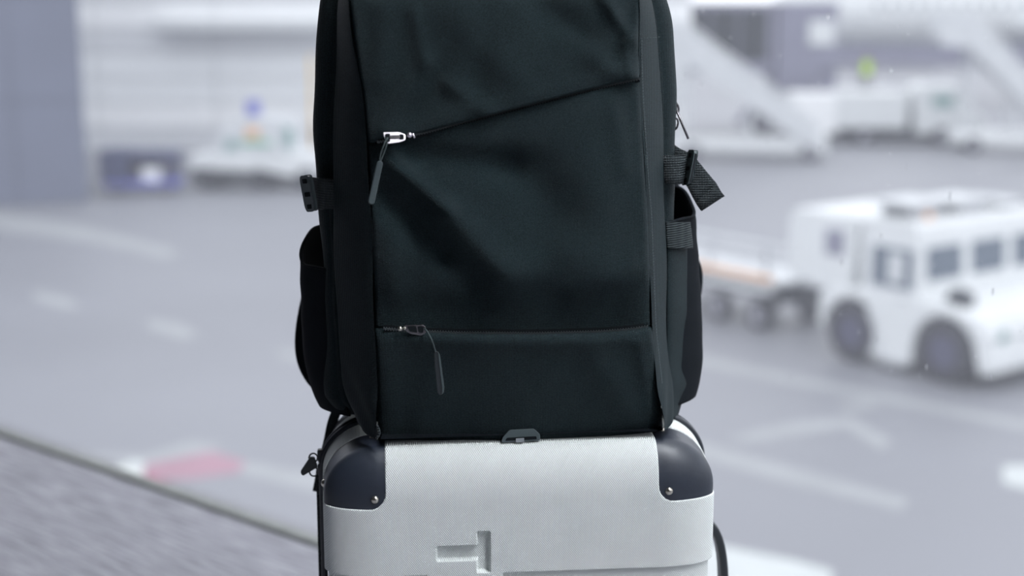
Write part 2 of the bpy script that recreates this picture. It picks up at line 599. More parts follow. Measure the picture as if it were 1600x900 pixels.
mark('painted_line', [(1090, 846), (1100, 930), (1300, 930), (1300, 892), (1240, 876)], M_PAINTW)
mark('painted_line', [(1060, 548), (1060, 566), (1300, 612), (1640, 680), (1640, 664), (1300, 600)], M_PAINT)

# ================================================================== SUITCASE
HW, ZC, HH = 0.200, 0.2905, 0.240
RX, RY, RZZ = 0.058, 0.030, 0.052
YZIP = 0.108
YAW = math.radians(5.0)
case = thing('suitcase', 'white textured hard-shell suitcase with dark corner guards, under the black backpack', 'suitcase',
             (0.0115, 1.360, 0), YAW)


def rb(q):
    """rounded-box map: q on the box surface -> point, normal (front shell, y from 0 to YZIP)"""
    ix = min(max(q[0], -(HW - RX)), HW - RX)
    iz = min(max(q[2], -(HH - RZZ)), HH - RZZ)
    iy = max(q[1], RY)
    v = np.array([(q[0] - ix) / RX, (q[1] - iy) / RY, (q[2] - iz) / RZZ])
    L = math.sqrt((v * v).sum())
    if L < 1e-9:
        v = np.array([0, -1.0, 0]); L = 1
    n = v / L
    P = np.array([ix + RX * n[0], iy + RY * n[1], iz + RZZ * n[2]])
    nn = np.array([n[0] / RX, n[1] / RY, n[2] / RZZ]); nn /= math.sqrt((nn * nn).sum())
    dr = 1 + 0.022 * P[1] / YZIP
    P[0] *= dr; P[2] *= 1 + 0.010 * P[1] / YZIP
    return P, nn


BW, BH, BD, BR = 0.062, 0.059, 0.066, 0.016


def bump_in(P):
    a = abs(P[0]) - (HW - BW)
    b = abs(P[2]) - (HH - BH)
    d = BR - math.hypot(max(BR - a, 0), max(BR - b, 0)) if (a < BR or b < BR) else min(a, b)
    # the guard's inner edge follows the corner on the side, and flares a little
    return min(d, BD - P[1])


def rect_in(P, x0, x1, z0, z1, r=0.002):
    cx, cz = (x0 + x1) / 2, (z0 + z1) / 2
    dx = abs(P[0] - cx) - (x1 - x0) / 2 + r
    dz = abs(P[2] - cz) - (z1 - z0) / 2 + r
    return -(math.hypot(max(dx, 0), max(dz, 0)) + min(max(dx, dz), 0) - r)


ZG = 0.4005 - ZC
TX = [(-0.0880, -0.040, 0.4150 - ZC, 0.4310 - ZC), (-0.0470, -0.0335, 0.4015 - ZC, 0.4455 - ZC)]


def shell_disp(P, front):
    d = 0.0028 * sstep(-0.0009, 0.0009, bump_in(P))
    # waist: the shell steps in below the line, except for a tongue around the emblem
    w = sstep(0.0006, -0.0010, P[2] - ZG) * sstep(-0.0012, 0.0012, P[2] + ZG)
    if front:
        ton = sstep(-0.0012, 0.0012, rect_in(P, -0.0985, -0.0210, -0.03, 0.3, 0.004)) if P[1] < 0.06 else 0
        d += 0.0042 * w * (1 - ton)
        t = max(rect_in(P, *TX[0]), rect_in(P, *TX[1]))
        if P[1] < 0.03:
            d += 0.0066 * sstep(-0.0006, 0.0018, t)
    else:
        d += 0.0042 * w
    return d


def lines(a, b, step, dense):
    xs = list(np.arange(a, b + 1e-9, (b - a) / max(1, round((b - a) / step))))
    for (c, wd, st) in dense:
        xs += list(np.arange(max(a, c - wd), min(b, c + wd) + 1e-9, st))
    xs = sorted(xs)
    r = [xs[0]]
    for x in xs[1:]:
        if x - r[-1] > 0.00035:
            r.append(x)
    r[-1] = b
    return r


def shell(name, front):
    sx = [(s * (HW - BW), 0.0016, 0.0006) for s in (-1, 1)] + [(s * (HW - BW + BR / 2), BR / 2, 0.0014) for s in (-1, 1)]
    sz = [(s * (HH - BH), 0.0016, 0.0006) for s in (-1, 1)] + [(s * (HH - BH + BR / 2), BR / 2, 0.0014) for s in (-1, 1)]
    sz += [(ZG, 0.002, 0.0006), (-ZG, 0.002, 0.0006)]
    if front:
        for T in TX:
            sx += [(T[0], 0.0035, 0.0005), (T[1], 0.0035, 0.0005)]
            sz += [(T[2], 0.0035, 0.0005), (T[3], 0.0035, 0.0005)]
        sx += [(-0.0985, 0.002, 0.0007), (-0.021, 0.002, 0.0007)]
    X = lines(-HW, HW, 0.005, sx)
    Z = lines(-HH, HH, 0.005, sz)
    Y = lines(0, YZIP, 0.004, [(BD, 0.0016, 0.0006)])
    g = G()

    def S(q):
        P, n = rb(q)
        P = P - n * shell_disp(P, front)
        return (P[0], P[1] if front else 0.226 - P[1], P[2] + ZC)
    g.grid(lambda u, v: S((u, 0, v)), X, Z)
    g.grid(lambda u, v: S((HW, u, v)), Y, Z)
    g.grid(lambda u, v: S((-HW, u, v)), Y[::-1], Z)
    g.grid(lambda u, v: S((u, v, HH)), X, Y)
    g.grid(lambda u, v: S((u, v, -HH)), X, Y[::-1])
    if not front:
        g.F = [f[::-1] for f in g.F]
    o = g.out(name, M_SHELL, case, smooth=True)
    return o


fs = shell('front_shell', True)
bs = shell('back_shell', False)


def guard(sx, sz, front):
    """one corner guard: the corner piece of the rounded box, set into the shell's recess"""
    g = G()

    def S(q):
        P, n = rb(q)
        P = P - n * 0.0012
        return (P[0] * sx, P[1] if front else 0.226 - P[1], P[2] * sz + ZC), bump_in(P + n * .0012)
    N = 52
    X = np.linspace(HW - BW - 0.001, HW, N); Z = np.linspace(HH - BH - 0.001, HH, N); Y = np.linspace(0, BD + 0.0008, 56)

    def patch(fn, us, vs):
        V, keep = [], []
        for v in vs:
            for u in us:
                P, d = S(fn(u, v)); V.append(P); keep.append(d > -0.0010)
        n = len(us); F = []
        for j in range(len(vs) - 1):
            for i in range(n - 1):
                f = (j * n + i, j * n + i + 1, (j + 1) * n + i + 1, (j + 1) * n + i)
                if all(keep[k] for k in f):
                    F.append(f)
        g.add(V, F)
    patch(lambda u, v: (u, 0, v), X, Z)
    patch(lambda u, v: (HW, u, v), Y, Z)
    patch(lambda u, v: (v, u, HH), Y[::-1], X)
    if (sx * sz < 0) != (not front):
        g.F = [f[::-1] for f in g.F]
    used = sorted({i for f in g.F for i in f}); mp_ = {k: i for i, k in enumerate(used)}
    g.V = [g.V[k] for k in used]; g.F = [tuple(mp_[i] for i in f) for f in g.F]
    o = g.out('corner_guard', M_BUMPER, case, smooth=True)
    # rivets: one on the face, one on the side, one on top
    for q in ((HW - BW + 0.0105, 0, HH - BH + 0.0105), (HW, BD - 0.010, HH - BH + 0.010), (HW - BW + 0.010, BD - 0.010, HH)):
        P, n = rb(q)
        c = Vector((P[0] * sx, P[1] if front else 0.226 - P[1], P[2] * sz + ZC))
        nn = Vector((n[0] * sx, n[1] if front else -n[1], n[2] * sz))
        r = G()
        R = nn.to_track_quat('Z', 'Y').to_matrix()
        prof = [(0.0001, 0.0026), (0.0018, 0.0024), (0.0032, 0.0015), (0.0040, 0.0002), (0.0040, -0.0012)]
        V = []; n_ = 16
        for (rr, hh) in prof:
            for k in range(n_):
                t = 2 * math.pi * k / n_
                V.append(c + R @ Vector((rr * math.cos(t), rr * math.sin(t), hh - 0.0008)))
        F = [(j * n_ + k, j * n_ + (k + 1) % n_, (j + 1) * n_ + (k + 1) % n_, (j + 1) * n_ + k) for j in range(len(prof) - 1) for k in range(n_)]
        F = [f[::-1] for f in F]
        F.append(tuple(range(n_)))
        r.add(V, F).out('rivet', M_NICKEL, o, smooth=True)


for f_ in (True, False):
    for sx in (-1, 1):
        for sz in (1, -1):
            guard(sx, sz, f_)


def outline(off, n=20):
    """rounded-rect outline of the case at the zip, offset outwards"""
    pts = []
    cx, cz = HW * 1.022 - RX, HH * 1.010 - RZZ
    for (sx, sz, a0) in ((1, 1, 0), (-1, 1, 90), (-1, -1, 180), (1, -1, 270)):
        for k in range(n + 1):
            t = math.radians(a0 + 90 * k / n)
            pts.append((sx * cx + (RX + off) * math.cos(t), sz * cz + (RZZ + off) * math.sin(t) + ZC))
    return pts


for yy in (YZIP - 0.0010, YZIP + 0.0110):
    g = G(); g.tube([(x, yy, z) for x, z in outline(0.0012)], 0.0032, 10, closed=True)
    g.out('piping', M_PIPING, case, smooth=True)
g = G()
o1, o2 = outline(-0.0004), outline(-0.004)
n = len(o1)
V = [(x, YZIP - 0.002, z) for x, z in o1] + [(x, YZIP + 0.012, z) for x, z in o1]
g.add(V, [((i + 1) % n, i, i + n, (i + 1) % n + n) for i in range(n)])
band = g.out('zipper_tape', M_TAPE, case, smooth=True)
g = G()
path = [Vector((x, 0, z)) for x, z in outline(0.0008, 30)]
# even spacing of teeth
P_ = path + [path[0]]; L_ = [0]
for i in range(1, len(P_)): L_.append(L_[-1] + (P_[i] - P_[i - 1]).length)
for k in range(560):
    s = L_[-1] * k / 560
    x = np.interp(s, L_, [q.x for q in P_]); z = np.interp(s, L_, [q.z for q in P_])
    g.box((x, YZIP + 0.005 + (0.0006 if k % 2 else -0.0006), z), (0.0015, 0.0032, 0.0015))
o = g.out('zipper_teeth', M_TEETH, band); o['kind'] = 'stuff'

# sliders with tabs on the left side
xl = -HW * 1.022 - 0.0025
for i, (zz, tabd) in enumerate(((0.4945, 1), (0.4790, 0))):
    g = G(); g.box((xl, YZIP + 0.005, zz), (0.006, 0.009, 0.013)); sl = g.out('zip_slider', M_PLASTIC, case, bev=0.0015)
    g = G(); g.tube([(xl - 0.003 - 0.0045 * (1 - math.cos(t)), YZIP + 0.005, zz - 0.003 + 0.0050 * math.sin(t)) for t in np.linspace(0, 2 * math.pi, 15)[:-1]], 0.0009, 6, closed=True)
    g.out('ring', M_PLASTIC, sl, smooth=True)
    if tabd:
        tri = rounded_poly([(xl - 0.006, zz - 0.001), (xl - 0.0030, zz - 0.012), (xl - 0.0190, zz - 0.0215), (xl - 0.0215, zz - 0.0170), (xl - 0.0105, zz - 0.0005)], 0.002, 3)
        g = G(); g.prism(tri, 'y', YZIP - 0.0005, YZIP + 0.0040); g.out('pull_tab', M_PLASTIC, sl, bev=0.0006)
# narrow webbing along the left side seam
g = G(); g.tube([(xl - 0.001, YZIP + 0.022, z) for z in np.linspace(0.10, 0.472, 12)], 0, flat=(0.010, 0.003), up=(1, 0, 0)); g.out('side_strap', M_WEB, case)

# side handle on the right, wheels and feet
xr = HW * 1.022
g = G()
pts = []
for t in np.linspace(0, math.pi, 19):
    pts.append((xr - 0.003 + 0.037 * math.sin(t) ** 0.6, 0.128, 0.318 + 0.086 * math.cos(t)))
g.tube(pts, 0, flat=(0.022, 0.009), up=(0, 1, 0))
sh = g.out('side_handle', M_PLASTIC, case, bev=0.003)
for zz in (0.404, 0.232):
    g = G(); g.box((xr - 0.004, 0.136, zz), (0.012, 0.030, 0.024)); g.out('handle_mount', M_PLASTIC, sh, bev=0.003)
for sx in (-1, 1):
    for yy in (0.045, 0.185):
        g = G(); g.box((sx * 0.155, yy, 0.052), (0.036, 0.036, 0.016)); wh = g.out('wheel', M_PLASTIC, case, bev=0.004)
        for k in (-1, 1):
            g = G(); g.box((sx * 0.155 + k * 0.012, yy, 0.036), (0.004, 0.026, 0.034)); g.out('fork_cheek', M_PLASTIC, wh, bev=0.001)
        g = G(); g.cyl((sx * 0.155 - 0.009, yy, 0.0205), (sx * 0.155 + 0.009, yy, 0.0205), 0.0205, n=24); g.out('tyre', M_TYRE, wh, smooth=False)

# ================================================================== BACKPACK
TOPZ = 0.5375
Y0, SL = 1.372, 0.105


def pp(px, py, off=0.0):
    a, y, s = ray(px, py)
    t = (Y0 + off) / (y - SL * a)
    return Vector((a * t, y * t, CAM_Z + s * t))


BASE = Vector((0.012, Y0 + 0.10, TOPZ))
pack = thing('backpack', 'black fabric backpack with two zipped front pockets standing on the suitcase', 'backpack', BASE)


def pm(g, name, m, parent=None, smooth=True, bev=None, seg=2):
    return g.out(name, m, parent or pack, smooth=smooth, origin=BASE, bev=bev, seg=seg)


def zof(py, off=0.0, px=800):
    return pp(px, py, off).z


def xof(px, py, off):
    return pp(px, py, off).x


LT = smooth_tab([(-60, 552), (-10, 543), (40, 549), (90, 556), (150, 566), (230, 574), (350, 580), (500, 585), (600, 588), (690, 592), (700, 592)])
RT = smooth_tab([(-60, 992), (0, 1000), (70, 997), (150, 1000), (250, 1006), (350, 1012), (510, 1018), (600, 1028), (665, 1036), (700, 1037)])
ZIP1 = smooth_tab([(540, 224), (590, 223), (615, 216), (660, 208), (760, 182), (860, 156), (940, 136), (1010, 120), (1040, 114)])
ZIP2 = smooth_tab([(560, 511), (600, 513), (640, 517), (720, 520), (840, 521), (940, 518), (990, 514), (1016, 509), (1040, 508)])
BOT = smooth_tab([(560, 694), (595, 697), (660, 696), (800, 691), (950, 684), (1020, 676), (1045, 668)])


def seg_d(px, py, x0, y0, x1, y1):
    dx, dy = x1 - x0, y1 - y0
    t = ((px - x0) * dx + (py - y0) * dy) / (dx * dx + dy * dy)
    tc_ = min(1, max(0, t))
    return math.hypot(px - x0 - tc_ * dx, py - y0 - tc_ * dy), tc_


FOLDS_U = [  # x0,y0,x1,y1,width px,height mm (towards the viewer)
    (648, 20, 664, 100, 12, 1.6), (664, 100, 600, 195, 20, 2.4), (690, 120, 650, 190, 24, -2.0),
    (820, -20, 900, 60, 30, -4.0), (940, -10, 985, 60, 12, 3.4), (990, 5, 960, 90, 14, -2.6),
    (700, 130, 760, 175, 16, 2.4), (880, 60, 985, 125, 20, 2.6), (720, 30, 800, 110, 34, 2.6), (600, 20, 590, 120, 20, 2.0),
    (760, 60, 740, 150, 22, -2.0), (975, 70, 985, 115, 10, 2.0)]
FOLDS_M = [
    (606, 246, 700, 330, 16, 4.6), (700, 330, 790, 425, 28, 5.2), (592, 300, 690, 405, 20, -4.6), (640, 238, 800, 262, 24, -5.0),
    (800, 262, 880, 330, 40, -4.0), (690, 405, 760, 470, 24, -2.0), (930, 190, 930, 420, 46, 3.4), (840, 260, 850, 400, 30, -2.6),
    (985, 420, 900, 455, 26, 3.0), (880, 400, 780, 445, 30, 2.6), (600, 360, 620, 470, 26, 2.5), (960, 160, 975, 260, 16, 2.0),
    (610, 480, 740, 485, 20, -1.5)]
FOLDS_L = [(600, 560, 610, 680, 20, 1.5), (930, 560, 990, 650, 24, 2.2), (700, 560, 720, 660, 40, -1.5), (850, 600, 820, 660, 36, 1.5), (1000, 540, 1015, 640, 10, 1.5)]


def fold_sum(F, px, py):
    h = 0
    for (x0, y0, x1, y1, w, a) in F:
        d, t = seg_d(px, py, x0, y0, x1, y1)
        h += a * math.exp(-(d / w) ** 2)
    return 1.9 * h


def wob(px, py):
    return 0.35 * math.sin(px * 0.071 + 1.3 * math.sin(py * 0.023)) * math.sin(py * 0.052 + 0.8) + 0.25 * math.sin(px * 0.13 + py * 0.09)


def panel(which):
    def h(px, py, u):
        v = 12.0 * (1 - abs(2 * u - 1) ** 2.4) - 7.0 * (1 - u) ** 2
        # rounded left and right edges
        l, r = interp(LT, py), interp(RT, py)
        e = min(px - l, r - px)
        if e < 9:
            v -= 6.0 * (1 - math.sqrt(max(0, 1 - ((9 - e) / 9) ** 2)))
        v += wob(px, py)
        z1, z2 = interp(ZIP1, px), interp(ZIP2, px)
        if which == 'u':
            v += fold_sum(FOLDS_U, px, py)
            d = z1 - py
            v += 2.0 * math.exp(-((d - 14) / 16) ** 2) + 1.2
            if d < 4: v -= 3.0 * (1 - d / 4) ** 2
            if py < 10: v -= 0.0075 * (10 - py) ** 2
        elif which == 'm':
            v += fold_sum(FOLDS_M, px, py) + 3.5 * sstep(180, 330, py)
            d = py - z1
            v -= 5.5 * (1 - 0.6 * sstep(840, 1000, px)) * math.exp(-(d / 22)) + (2.0 * (1 - d / 3) if d < 3 else 0)
            d = z2 - py
            v -= 20.0 * sstep(120, 4, d) * (0.45 + 0.55 * sstep(0.0, 0.25, u) * sstep(1.0, 0.85, u)) + (2.0 * (1 - d / 3) if d < 3 else 0)
        else:
            v += fold_sum(FOLDS_L, px, py)
            d = py - z2
            lip = (0.35 + 0.65 * sstep(0.08, 0.25, u) * sstep(1.0, 0.9, u))
            v += 1.5 + 4.0 * lip * math.exp(-((d - 12) / 20) ** 2) - 9.0 * math.exp(-(d / 5.0))
            v -= 29.0 * max(0.0, (py - 533) / 160.0) ** 1.1
            b = interp(BOT, px) - py
            if b < 12: v -= 10 * (1 - math.sqrt(max(0, 1 - ((12 - b) / 12) ** 2)))
        return v / 1000.0
    g = G()
    us = sorted(set(list(np.linspace(0, 1, 121)) + [0.002, 0.005, 0.010, 0.015, 0.998, 0.995, 0.990, 0.985]))
    ts = sorted(set(list(np.linspace(0, 1, 81)) + [0.004, 0.008, 0.02, 0.03, 0.97, 0.98, 0.992, 0.996]))

    def fn(u, t):
        # left and right limits depend on the row: iterate once
        px = 800; py = 300
        for _ in range(4):
            k1 = sstep(588, 604, px) * sstep(1003, 992, px); k2 = sstep(600, 618, px) * sstep(1015, 1000, px)
            if which == 'u': a, b = -58, interp(ZIP1, px) - 1.2 * k1 + 0.4
            elif which == 'm': a, b = interp(ZIP1, px) + 2.6 * k1, interp(ZIP2, px) - 2.2 * k2
            else: a, b = interp(ZIP2, px) + 1.6 * k2, interp(BOT, px)
            py = a + (b - a) * t
            l, r = interp(LT, py), interp(RT, py)
            px = l + (r - l) * u
        return pp(px, py, -h(px, py, u))
    g.grid(fn, us, ts)
    g.F = [f[::-1] for f in g.F]
    return g


FRONT_OFF = 0.006
pu = pm(panel('u'), 'upper_panel', M_FABRIC)
pmid = pm(panel('m'), 'front_pocket', M_FABRIC)
plow = pm(panel('l'), 'lower_pocket', M_FABRIC)

# gusset boundary and silhouettes (pixel tables read at their own depth)
GR = smooth_tab([(-60, 1000), (0, 1019), (50, 1030), (110, 1036), (200, 1039), (350, 1042), (450, 1044), (560, 1044), (620, 1050), (665, 1054), (700, 1050)])
GL = smooth_tab([(-60, 540), (0, 528), (40, 524), (150, 517), (300, 512), (450, 516), (560, 522), (640, 535), (690, 560), (700, 562)])


def gusset(T, E, side, name):
    """side wall of the front compartment, from the panel edge back to the main body"""
    g = G()

    def fn(k, py):
        a = interp(T, py); b = interp(E, py)
        o = 0.004 + 0.074 * k
        bulge = math.sin(math.pi * k) * 5.0
        pl = 0.0
        if py > 560:                                  # small pleats at the bottom
            pl = 1.8 * math.sin(k * 11 + py * 0.06) * sstep(560, 640, py)
        px = a + (b - a) * (k ** 0.8) + side * (bulge * 0.6 + pl + 1.2 * math.sin(py * 0.03 + 2 * k))
        px -= side * 8.0 * sstep(0.80, 1.0, k)
        P = pp(px, py, o)
        f = pp(a, py, 0)
        P.z = P.z * 0.3 + f.z * 0.7 if py < 690 else f.z
        P.z = max(P.z, TOPZ + 0.001)
        return P
    g.grid(fn, np.linspace(0, 1, 26), np.linspace(-58, 697, 190))
    if side > 0:
        g.F = [f[::-1] for f in g.F]
    return pm(g, name, M_FABRIC)


gus_r = gusset(RT, GR, 1, 'side_gusset')
gus_l = gusset(LT, GL, -1, 'side_gusset')
# stitching along the right gusset and across its top
g = G()
for py in np.arange(64, 600, 4.6):
    a = pp(interp(RT, py) + 5 + 2 * sstep(250, 350, py), py, 0.0072)
    g.box(a, (0.0008, 0.0010, 0.0019))
for px in np.arange(1002, 1030, 4.6):
    a = pp(px, 60 - (px - 1002) * 0.08, 0.010 + 0.062 * ((px - 1000) / 33) ** 1.25 - 0.004); g.box(a, (0.0019, 0.0006, 0.0006))
o = pm(g, 'stitching', M_THREAD, smooth=False); o['kind'] = 'stuff'
g = G()
g.tube([pp(px, 62.5 - (px - 1000) * 0.08, 0.0065 + 0.062 * ((px - 1000) / 33) ** 1.25 - 0.002) for px in np.linspace(999, 1031, 9)], 0.0007, 6)
pm(g, 'seam', M_FABRIC2)

# main compartment
MR = smooth_tab([(-70, 1010), (-30, 1030), (0, 1038), (30, 1048), (90, 1053), (150, 1054), (230, 1052), (300, 1050), (420, 1052), (560, 1056), (620, 1058), (660, 1052), (700, 1040)])
ML = smooth_tab([(-70, 525), (-30, 508), (0, 502), (40, 500), (110, 495), (200, 493), (270, 497), (340, 503), (420, 510), (520, 512), (600, 508), (645, 520), (680, 545), (700, 560)])
OFFM = 0.125


def xz_tab(T, off):
    r = [(pp(px, py, off).z, pp(px, py, off).x) for py, px in T]
    return Tab(sorted(r))


MRz, MLz = xz_tab(MR, OFFM), xz_tab(ML, OFFM)
GRz, GLz = xz_tab(GR, 0.078), xz_tab(GL, 0.078)


def yof(x, off):
    return Y0 + off + SL * x


ZTOP = zof(-52, 0.10)


def body_row(z, inset=0.0):
    xl_, xr_ = interp(MLz, z) + inset, interp(MRz, z) - inset
    gl, gr = interp(GLz, z) + 0.004 + inset, interp(GRz, z) - 0.004 - inset
    pts = []
    f0 = 0.080 + inset * 0.5; b0 = 0.205 - inset * 0.7
    # front, from left to right, then right side, back, left side (all (x, off))
    for k in np.linspace(0, 1, 12): pts.append((gl + (gr - gl) * k, f0))
    R_ = 0.016
    for k in np.linspace(0, 1, 9)[1:]:                       # front right corner: out to the silhouette
        t = k * math.pi / 2
        pts.append((gr + (xr_ - gr) * math.sin(t), f0 + 0.004 + (OFFM - f0 - 0.02) * (1 - math.cos(t))))
    for k in np.linspace(0, 1, 6)[1:]: pts.append((xr_ - 0.004 * k * k, OFFM - 0.016 + (0.055) * k))
    for k in np.linspace(0, 1, 7)[1:]:
        t = k * math.pi / 2
        pts.append((xr_ - 0.004 - 0.035 * (1 - math.cos(t)), OFFM + 0.039 + (b0 - OFFM - 0.039) * math.sin(t)))
    for k in np.linspace(0, 1, 10)[1:-1]: pts.append((xr_ - 0.039 + (xl_ + 0.039 - xr_ + 0.039) * k, b0))
    for k in np.linspace(0, 1, 7):
        t = (1 - k) * math.pi / 2
        pts.append((xl_ + 0.004 + 0.035 * (1 - math.cos(t)), OFFM + 0.039 + (b0 - OFFM - 0.039) * math.sin(t)))
    for k in np.linspace(0, 1, 6)[1:]: pts.append((xl_ + 0.004 * (1 - k) ** 2, OFFM + 0.039 - 0.055 * k))
    for k in np.linspace(0, 1, 9)[1:-1]:
        t = (1 - k) * math.pi / 2
        pts.append((gl + (xl_ - gl) * math.sin(t), f0 + 0.004 + (OFFM - f0 - 0.02) * (1 - math.cos(t))))
    return [Vector((x + 0.0006 * math.sin(z * 70 + x * 20), yof(x, o), z)) for x, o in pts]


zs = [(TOPZ + 0.0012, 0.022), (TOPZ + 0.0035, 0.013), (TOPZ + 0.010, 0.005), (TOPZ + 0.022, 0.0)]
zs += [(z, 0.0) for z in np.linspace(TOPZ + 0.03, ZTOP - 0.03, 90)]
zs += [(ZTOP - 0.03 + 0.03 * math.sin(t), 0.030 * (1 - math.cos(t))) for t in np.linspace(0.2, math.pi / 2, 8)]
rows = [body_row(z, i) for z, i in zs]
g = G(); n = len(rows[0])
g.add([v for r in rows for v in r], [(j * n + i, j * n + (i + 1) % n, (j + 1) * n + (i + 1) % n, (j + 1) * n + i) for j in range(len(rows) - 1) for i in range(n)]
      + [tuple(range(n - 1, -1, -1)), tuple(range((len(rows) - 1) * n, len(rows) * n))])
body = pm(g, 'main_compartment', M_FABRIC)
# lid of the front compartment (above the frame) closes the gap between panel top and body
g = G()
g.grid(lambda u, k: pp(interp(LT, -58) + (interp(RT, -58) - interp(LT, -58)) * u, -58, 0.034 + 0.06 * k) + Vector((0, 0, 0.012 * math.sin(math.pi * k))), np.linspace(0, 1, 12), np.linspace(0, 1, 6))
pm(g, 'top_lid', M_FABRIC)
# bottom of the front compartment
g = G()
def botf(u, k):
    P = pp(595 + (1036 - 595) * u, interp(BOT, 595 + 441 * u), 0.010)
    P.y += 0.085 * k; P.z = max(TOPZ + 0.0012, P.z - 0.002); return P
g.grid(botf, np.linspace(0, 1, 12), np.linspace(0, 1, 4)); pm(g, 'base_panel', M_FABRIC2)
# haul handle on top and padded back with shoulder straps behind
g = G()
cx = (interp(MLz, ZTOP) + interp(MRz, ZTOP)) / 2
pts = [Vector((cx + 0.055 * math.cos(t), yof(cx, 0.15), ZTOP - 0.006 + 0.038 * math.sin(t))) for t in np.linspace(math.pi, 0, 15)]
g.tube(pts, 0, flat=(0.024, 0.006), up=(0, 1, 0)); pm(g, 'haul_handle', M_WEB, smooth=False, bev=0.002)


def strap_curve(pts, n=40):
    """Catmull-Rom through points"""
    P = [Vector(p) for p in pts]; P = [2 * P[0] - P[1]] + P + [2 * P[-1] - P[-2]]
    out = []
    for i in range(1, len(P) - 2):
        for k in range(n):
            t = k / n
            a, b, c, d = P[i - 1], P[i], P[i + 1], P[i + 2]
            out.append(0.5 * ((2 * b) + (c - a) * t + (2 * a - 5 * b + 4 * c - d) * t * t + (3 * b - a - 3 * c + d) * t ** 3))
    out.append(P[-2])
    return out


for pts in ([(640, -30, 0.205), (590, 80, 0.245), (545, 250, 0.262), (495, 410, 0.255), (472, 522, 0.238), (487, 585, 0.222), (540, 630, 0.208)],
            [(940, -30, 0.205), (985, 80, 0.245), (1040, 250, 0.262), (1074, 380, 0.255), (1087, 442, 0.240), (1060, 560, 0.224), (1030, 620, 0.208)]):
    c = strap_curve([pp(*q) for q in pts], 8)
    g = G(); g.tube(c, 0, flat=(0.026, 0.014), up=(0, 1, 0.15))
    pm(g, 'shoulder_strap', M_FABRIC2, smooth=True, bev=0.005, seg=3)
# strap tail hanging behind the case on the left
c = strap_curve([pp(540, 610, 0.19), pp(521, 655, 0.185), pp(513, 690, 0.18), pp(503, 732, 0.175), pp(496, 768, 0.175)], 6)
g = G(); g.tube(c, 0, flat=(0.011, 0.002), up=(1, 0, 0)); pm(g, 'strap_tail', M_WEB, smooth=False)


# side pockets --------------------------------------------------------------
def pocket(side, sil, front_py, back_py, inner, name, xw=0.0):
    """open-topped pocket on the side of the body; cross-section is an arc from front seam to back seam"""
    S_ = xz_tab(smooth_tab(sil), 0.145)
    I_ = xz_tab(smooth_tab(inner), 0.088)
    g = G(); N = 34

    def fn(k, t):
        ztop = zof(front_py, 0.10) + (zof(back_py, 0.18) - zof(front_py, 0.10)) * sstep(0.25, 0.8, k) + 0.002 * math.sin(k * 9)
        z = TOPZ + 0.004 + (ztop - TOPZ - 0.004) * t
        xs = interp(S_, z)
        xb = (interp(MRz, z) if side > 0 else interp(MLz, z)) - side * 0.006
        xin = interp(I_, z)
        if k < 0.5:
            s = sstep(0, 0.5, k); x = xin + (xs - xin) * math.sin(k / 0.5 * math.pi / 2) ** 0.9
        else:
            gap = 0.0
            if side < 0:
                zt = zof(384, 0.19); zb_ = zof(408, 0.19); zz_ = zof(440, 0.19)
                gap = 0.011 * (sstep(zt, zb_, z) if z > zb_ else sstep(zz_, zb_, z))
            x = xb - gap + (xs - xb + gap) * math.sin((1 - k) / 0.5 * math.pi / 2) ** 0.6
        x += 0.0005 * math.sin(z * 160 + k * 7) * t
        off = 0.086 + 0.108 * k
        return Vector((x, yof(x, off), z))
    g.grid(fn, np.linspace(0, 1, N), np.linspace(0, 1, 60))
    if side > 0: g.F = [f[::-1] for f in g.F]
    g.F = [f[::-1] for f in g.F]
    o = pm(g, name, M_FABRIC2); solid(o, 0.0018, 0)
    # hemmed rim
    r = G(); r.tube([fn(k, 1.0) for k in np.linspace(0, 1, N)], 0.0019, 8)
    h = r.out('rim_binding', M_FABRIC2, o, smooth=True, origin=BASE)
    return o, fn


pl_, fl_ = pocket(-1, [(330, 476), (365, 474), (400, 471), (470, 473), (530, 475), (570, 480), (600, 488), (625, 498), (645, 512), (660, 526), (700, 560)], 416, 352,
                  [(300, 524), (420, 526), (600, 534), (700, 562)], 'side_pocket')
pr_, fr_ = pocket(1, [(280, 1072), (330, 1084), (400, 1089), (480, 1094), (560, 1096), (600, 1090), (640, 1075), (668, 1056), (700, 1040)], 350, 298,
                  [(300, 1041), (420, 1043), (600, 1046), (640, 1052), (700, 1050)], 'side_pocket')
# elastic hem and front facing of the right pocket: a flat piece standing slightly proud of the pocket
def facing(p0, p1, name, m, out=0.003, ks=(0.0, 0.20)):
    p0, p1 = smooth_tab(p0), smooth_tab(p1)
    g = G()
    def fn(k, t):
        px0, px1 = interp(p0, t), interp(p1, t)
        P = pp(px0 + (px1 - px0) * k, t, 0.084 - out + 0.030 * k ** 1.6 + 0.0015 * math.sin(t * 0.05))
        return P
    lo, hi = p0[0][0], p0[-1][0]
    g.grid(fn, np.linspace(0, 1, 14), np.linspace(lo, hi, 50))
    g.F = [f[::-1] for f in g.F]
    o = pm(g, name, m); solid(o, 0.0016, -1)
    return o
facing([(347, 1041), (388, 1043)], [(347, 1079), (380, 1083), (388, 1083)], 'elastic_hem', M_ELASTIC, 0.014)
facing([(386, 1043), (560, 1042), (600, 1043), (655, 1050)], [(386, 1074), (500, 1073), (560, 1071), (575, 1068), (600, 1074), (655, 1058)], 'pocket_facing', M_FABRIC, 0.011)


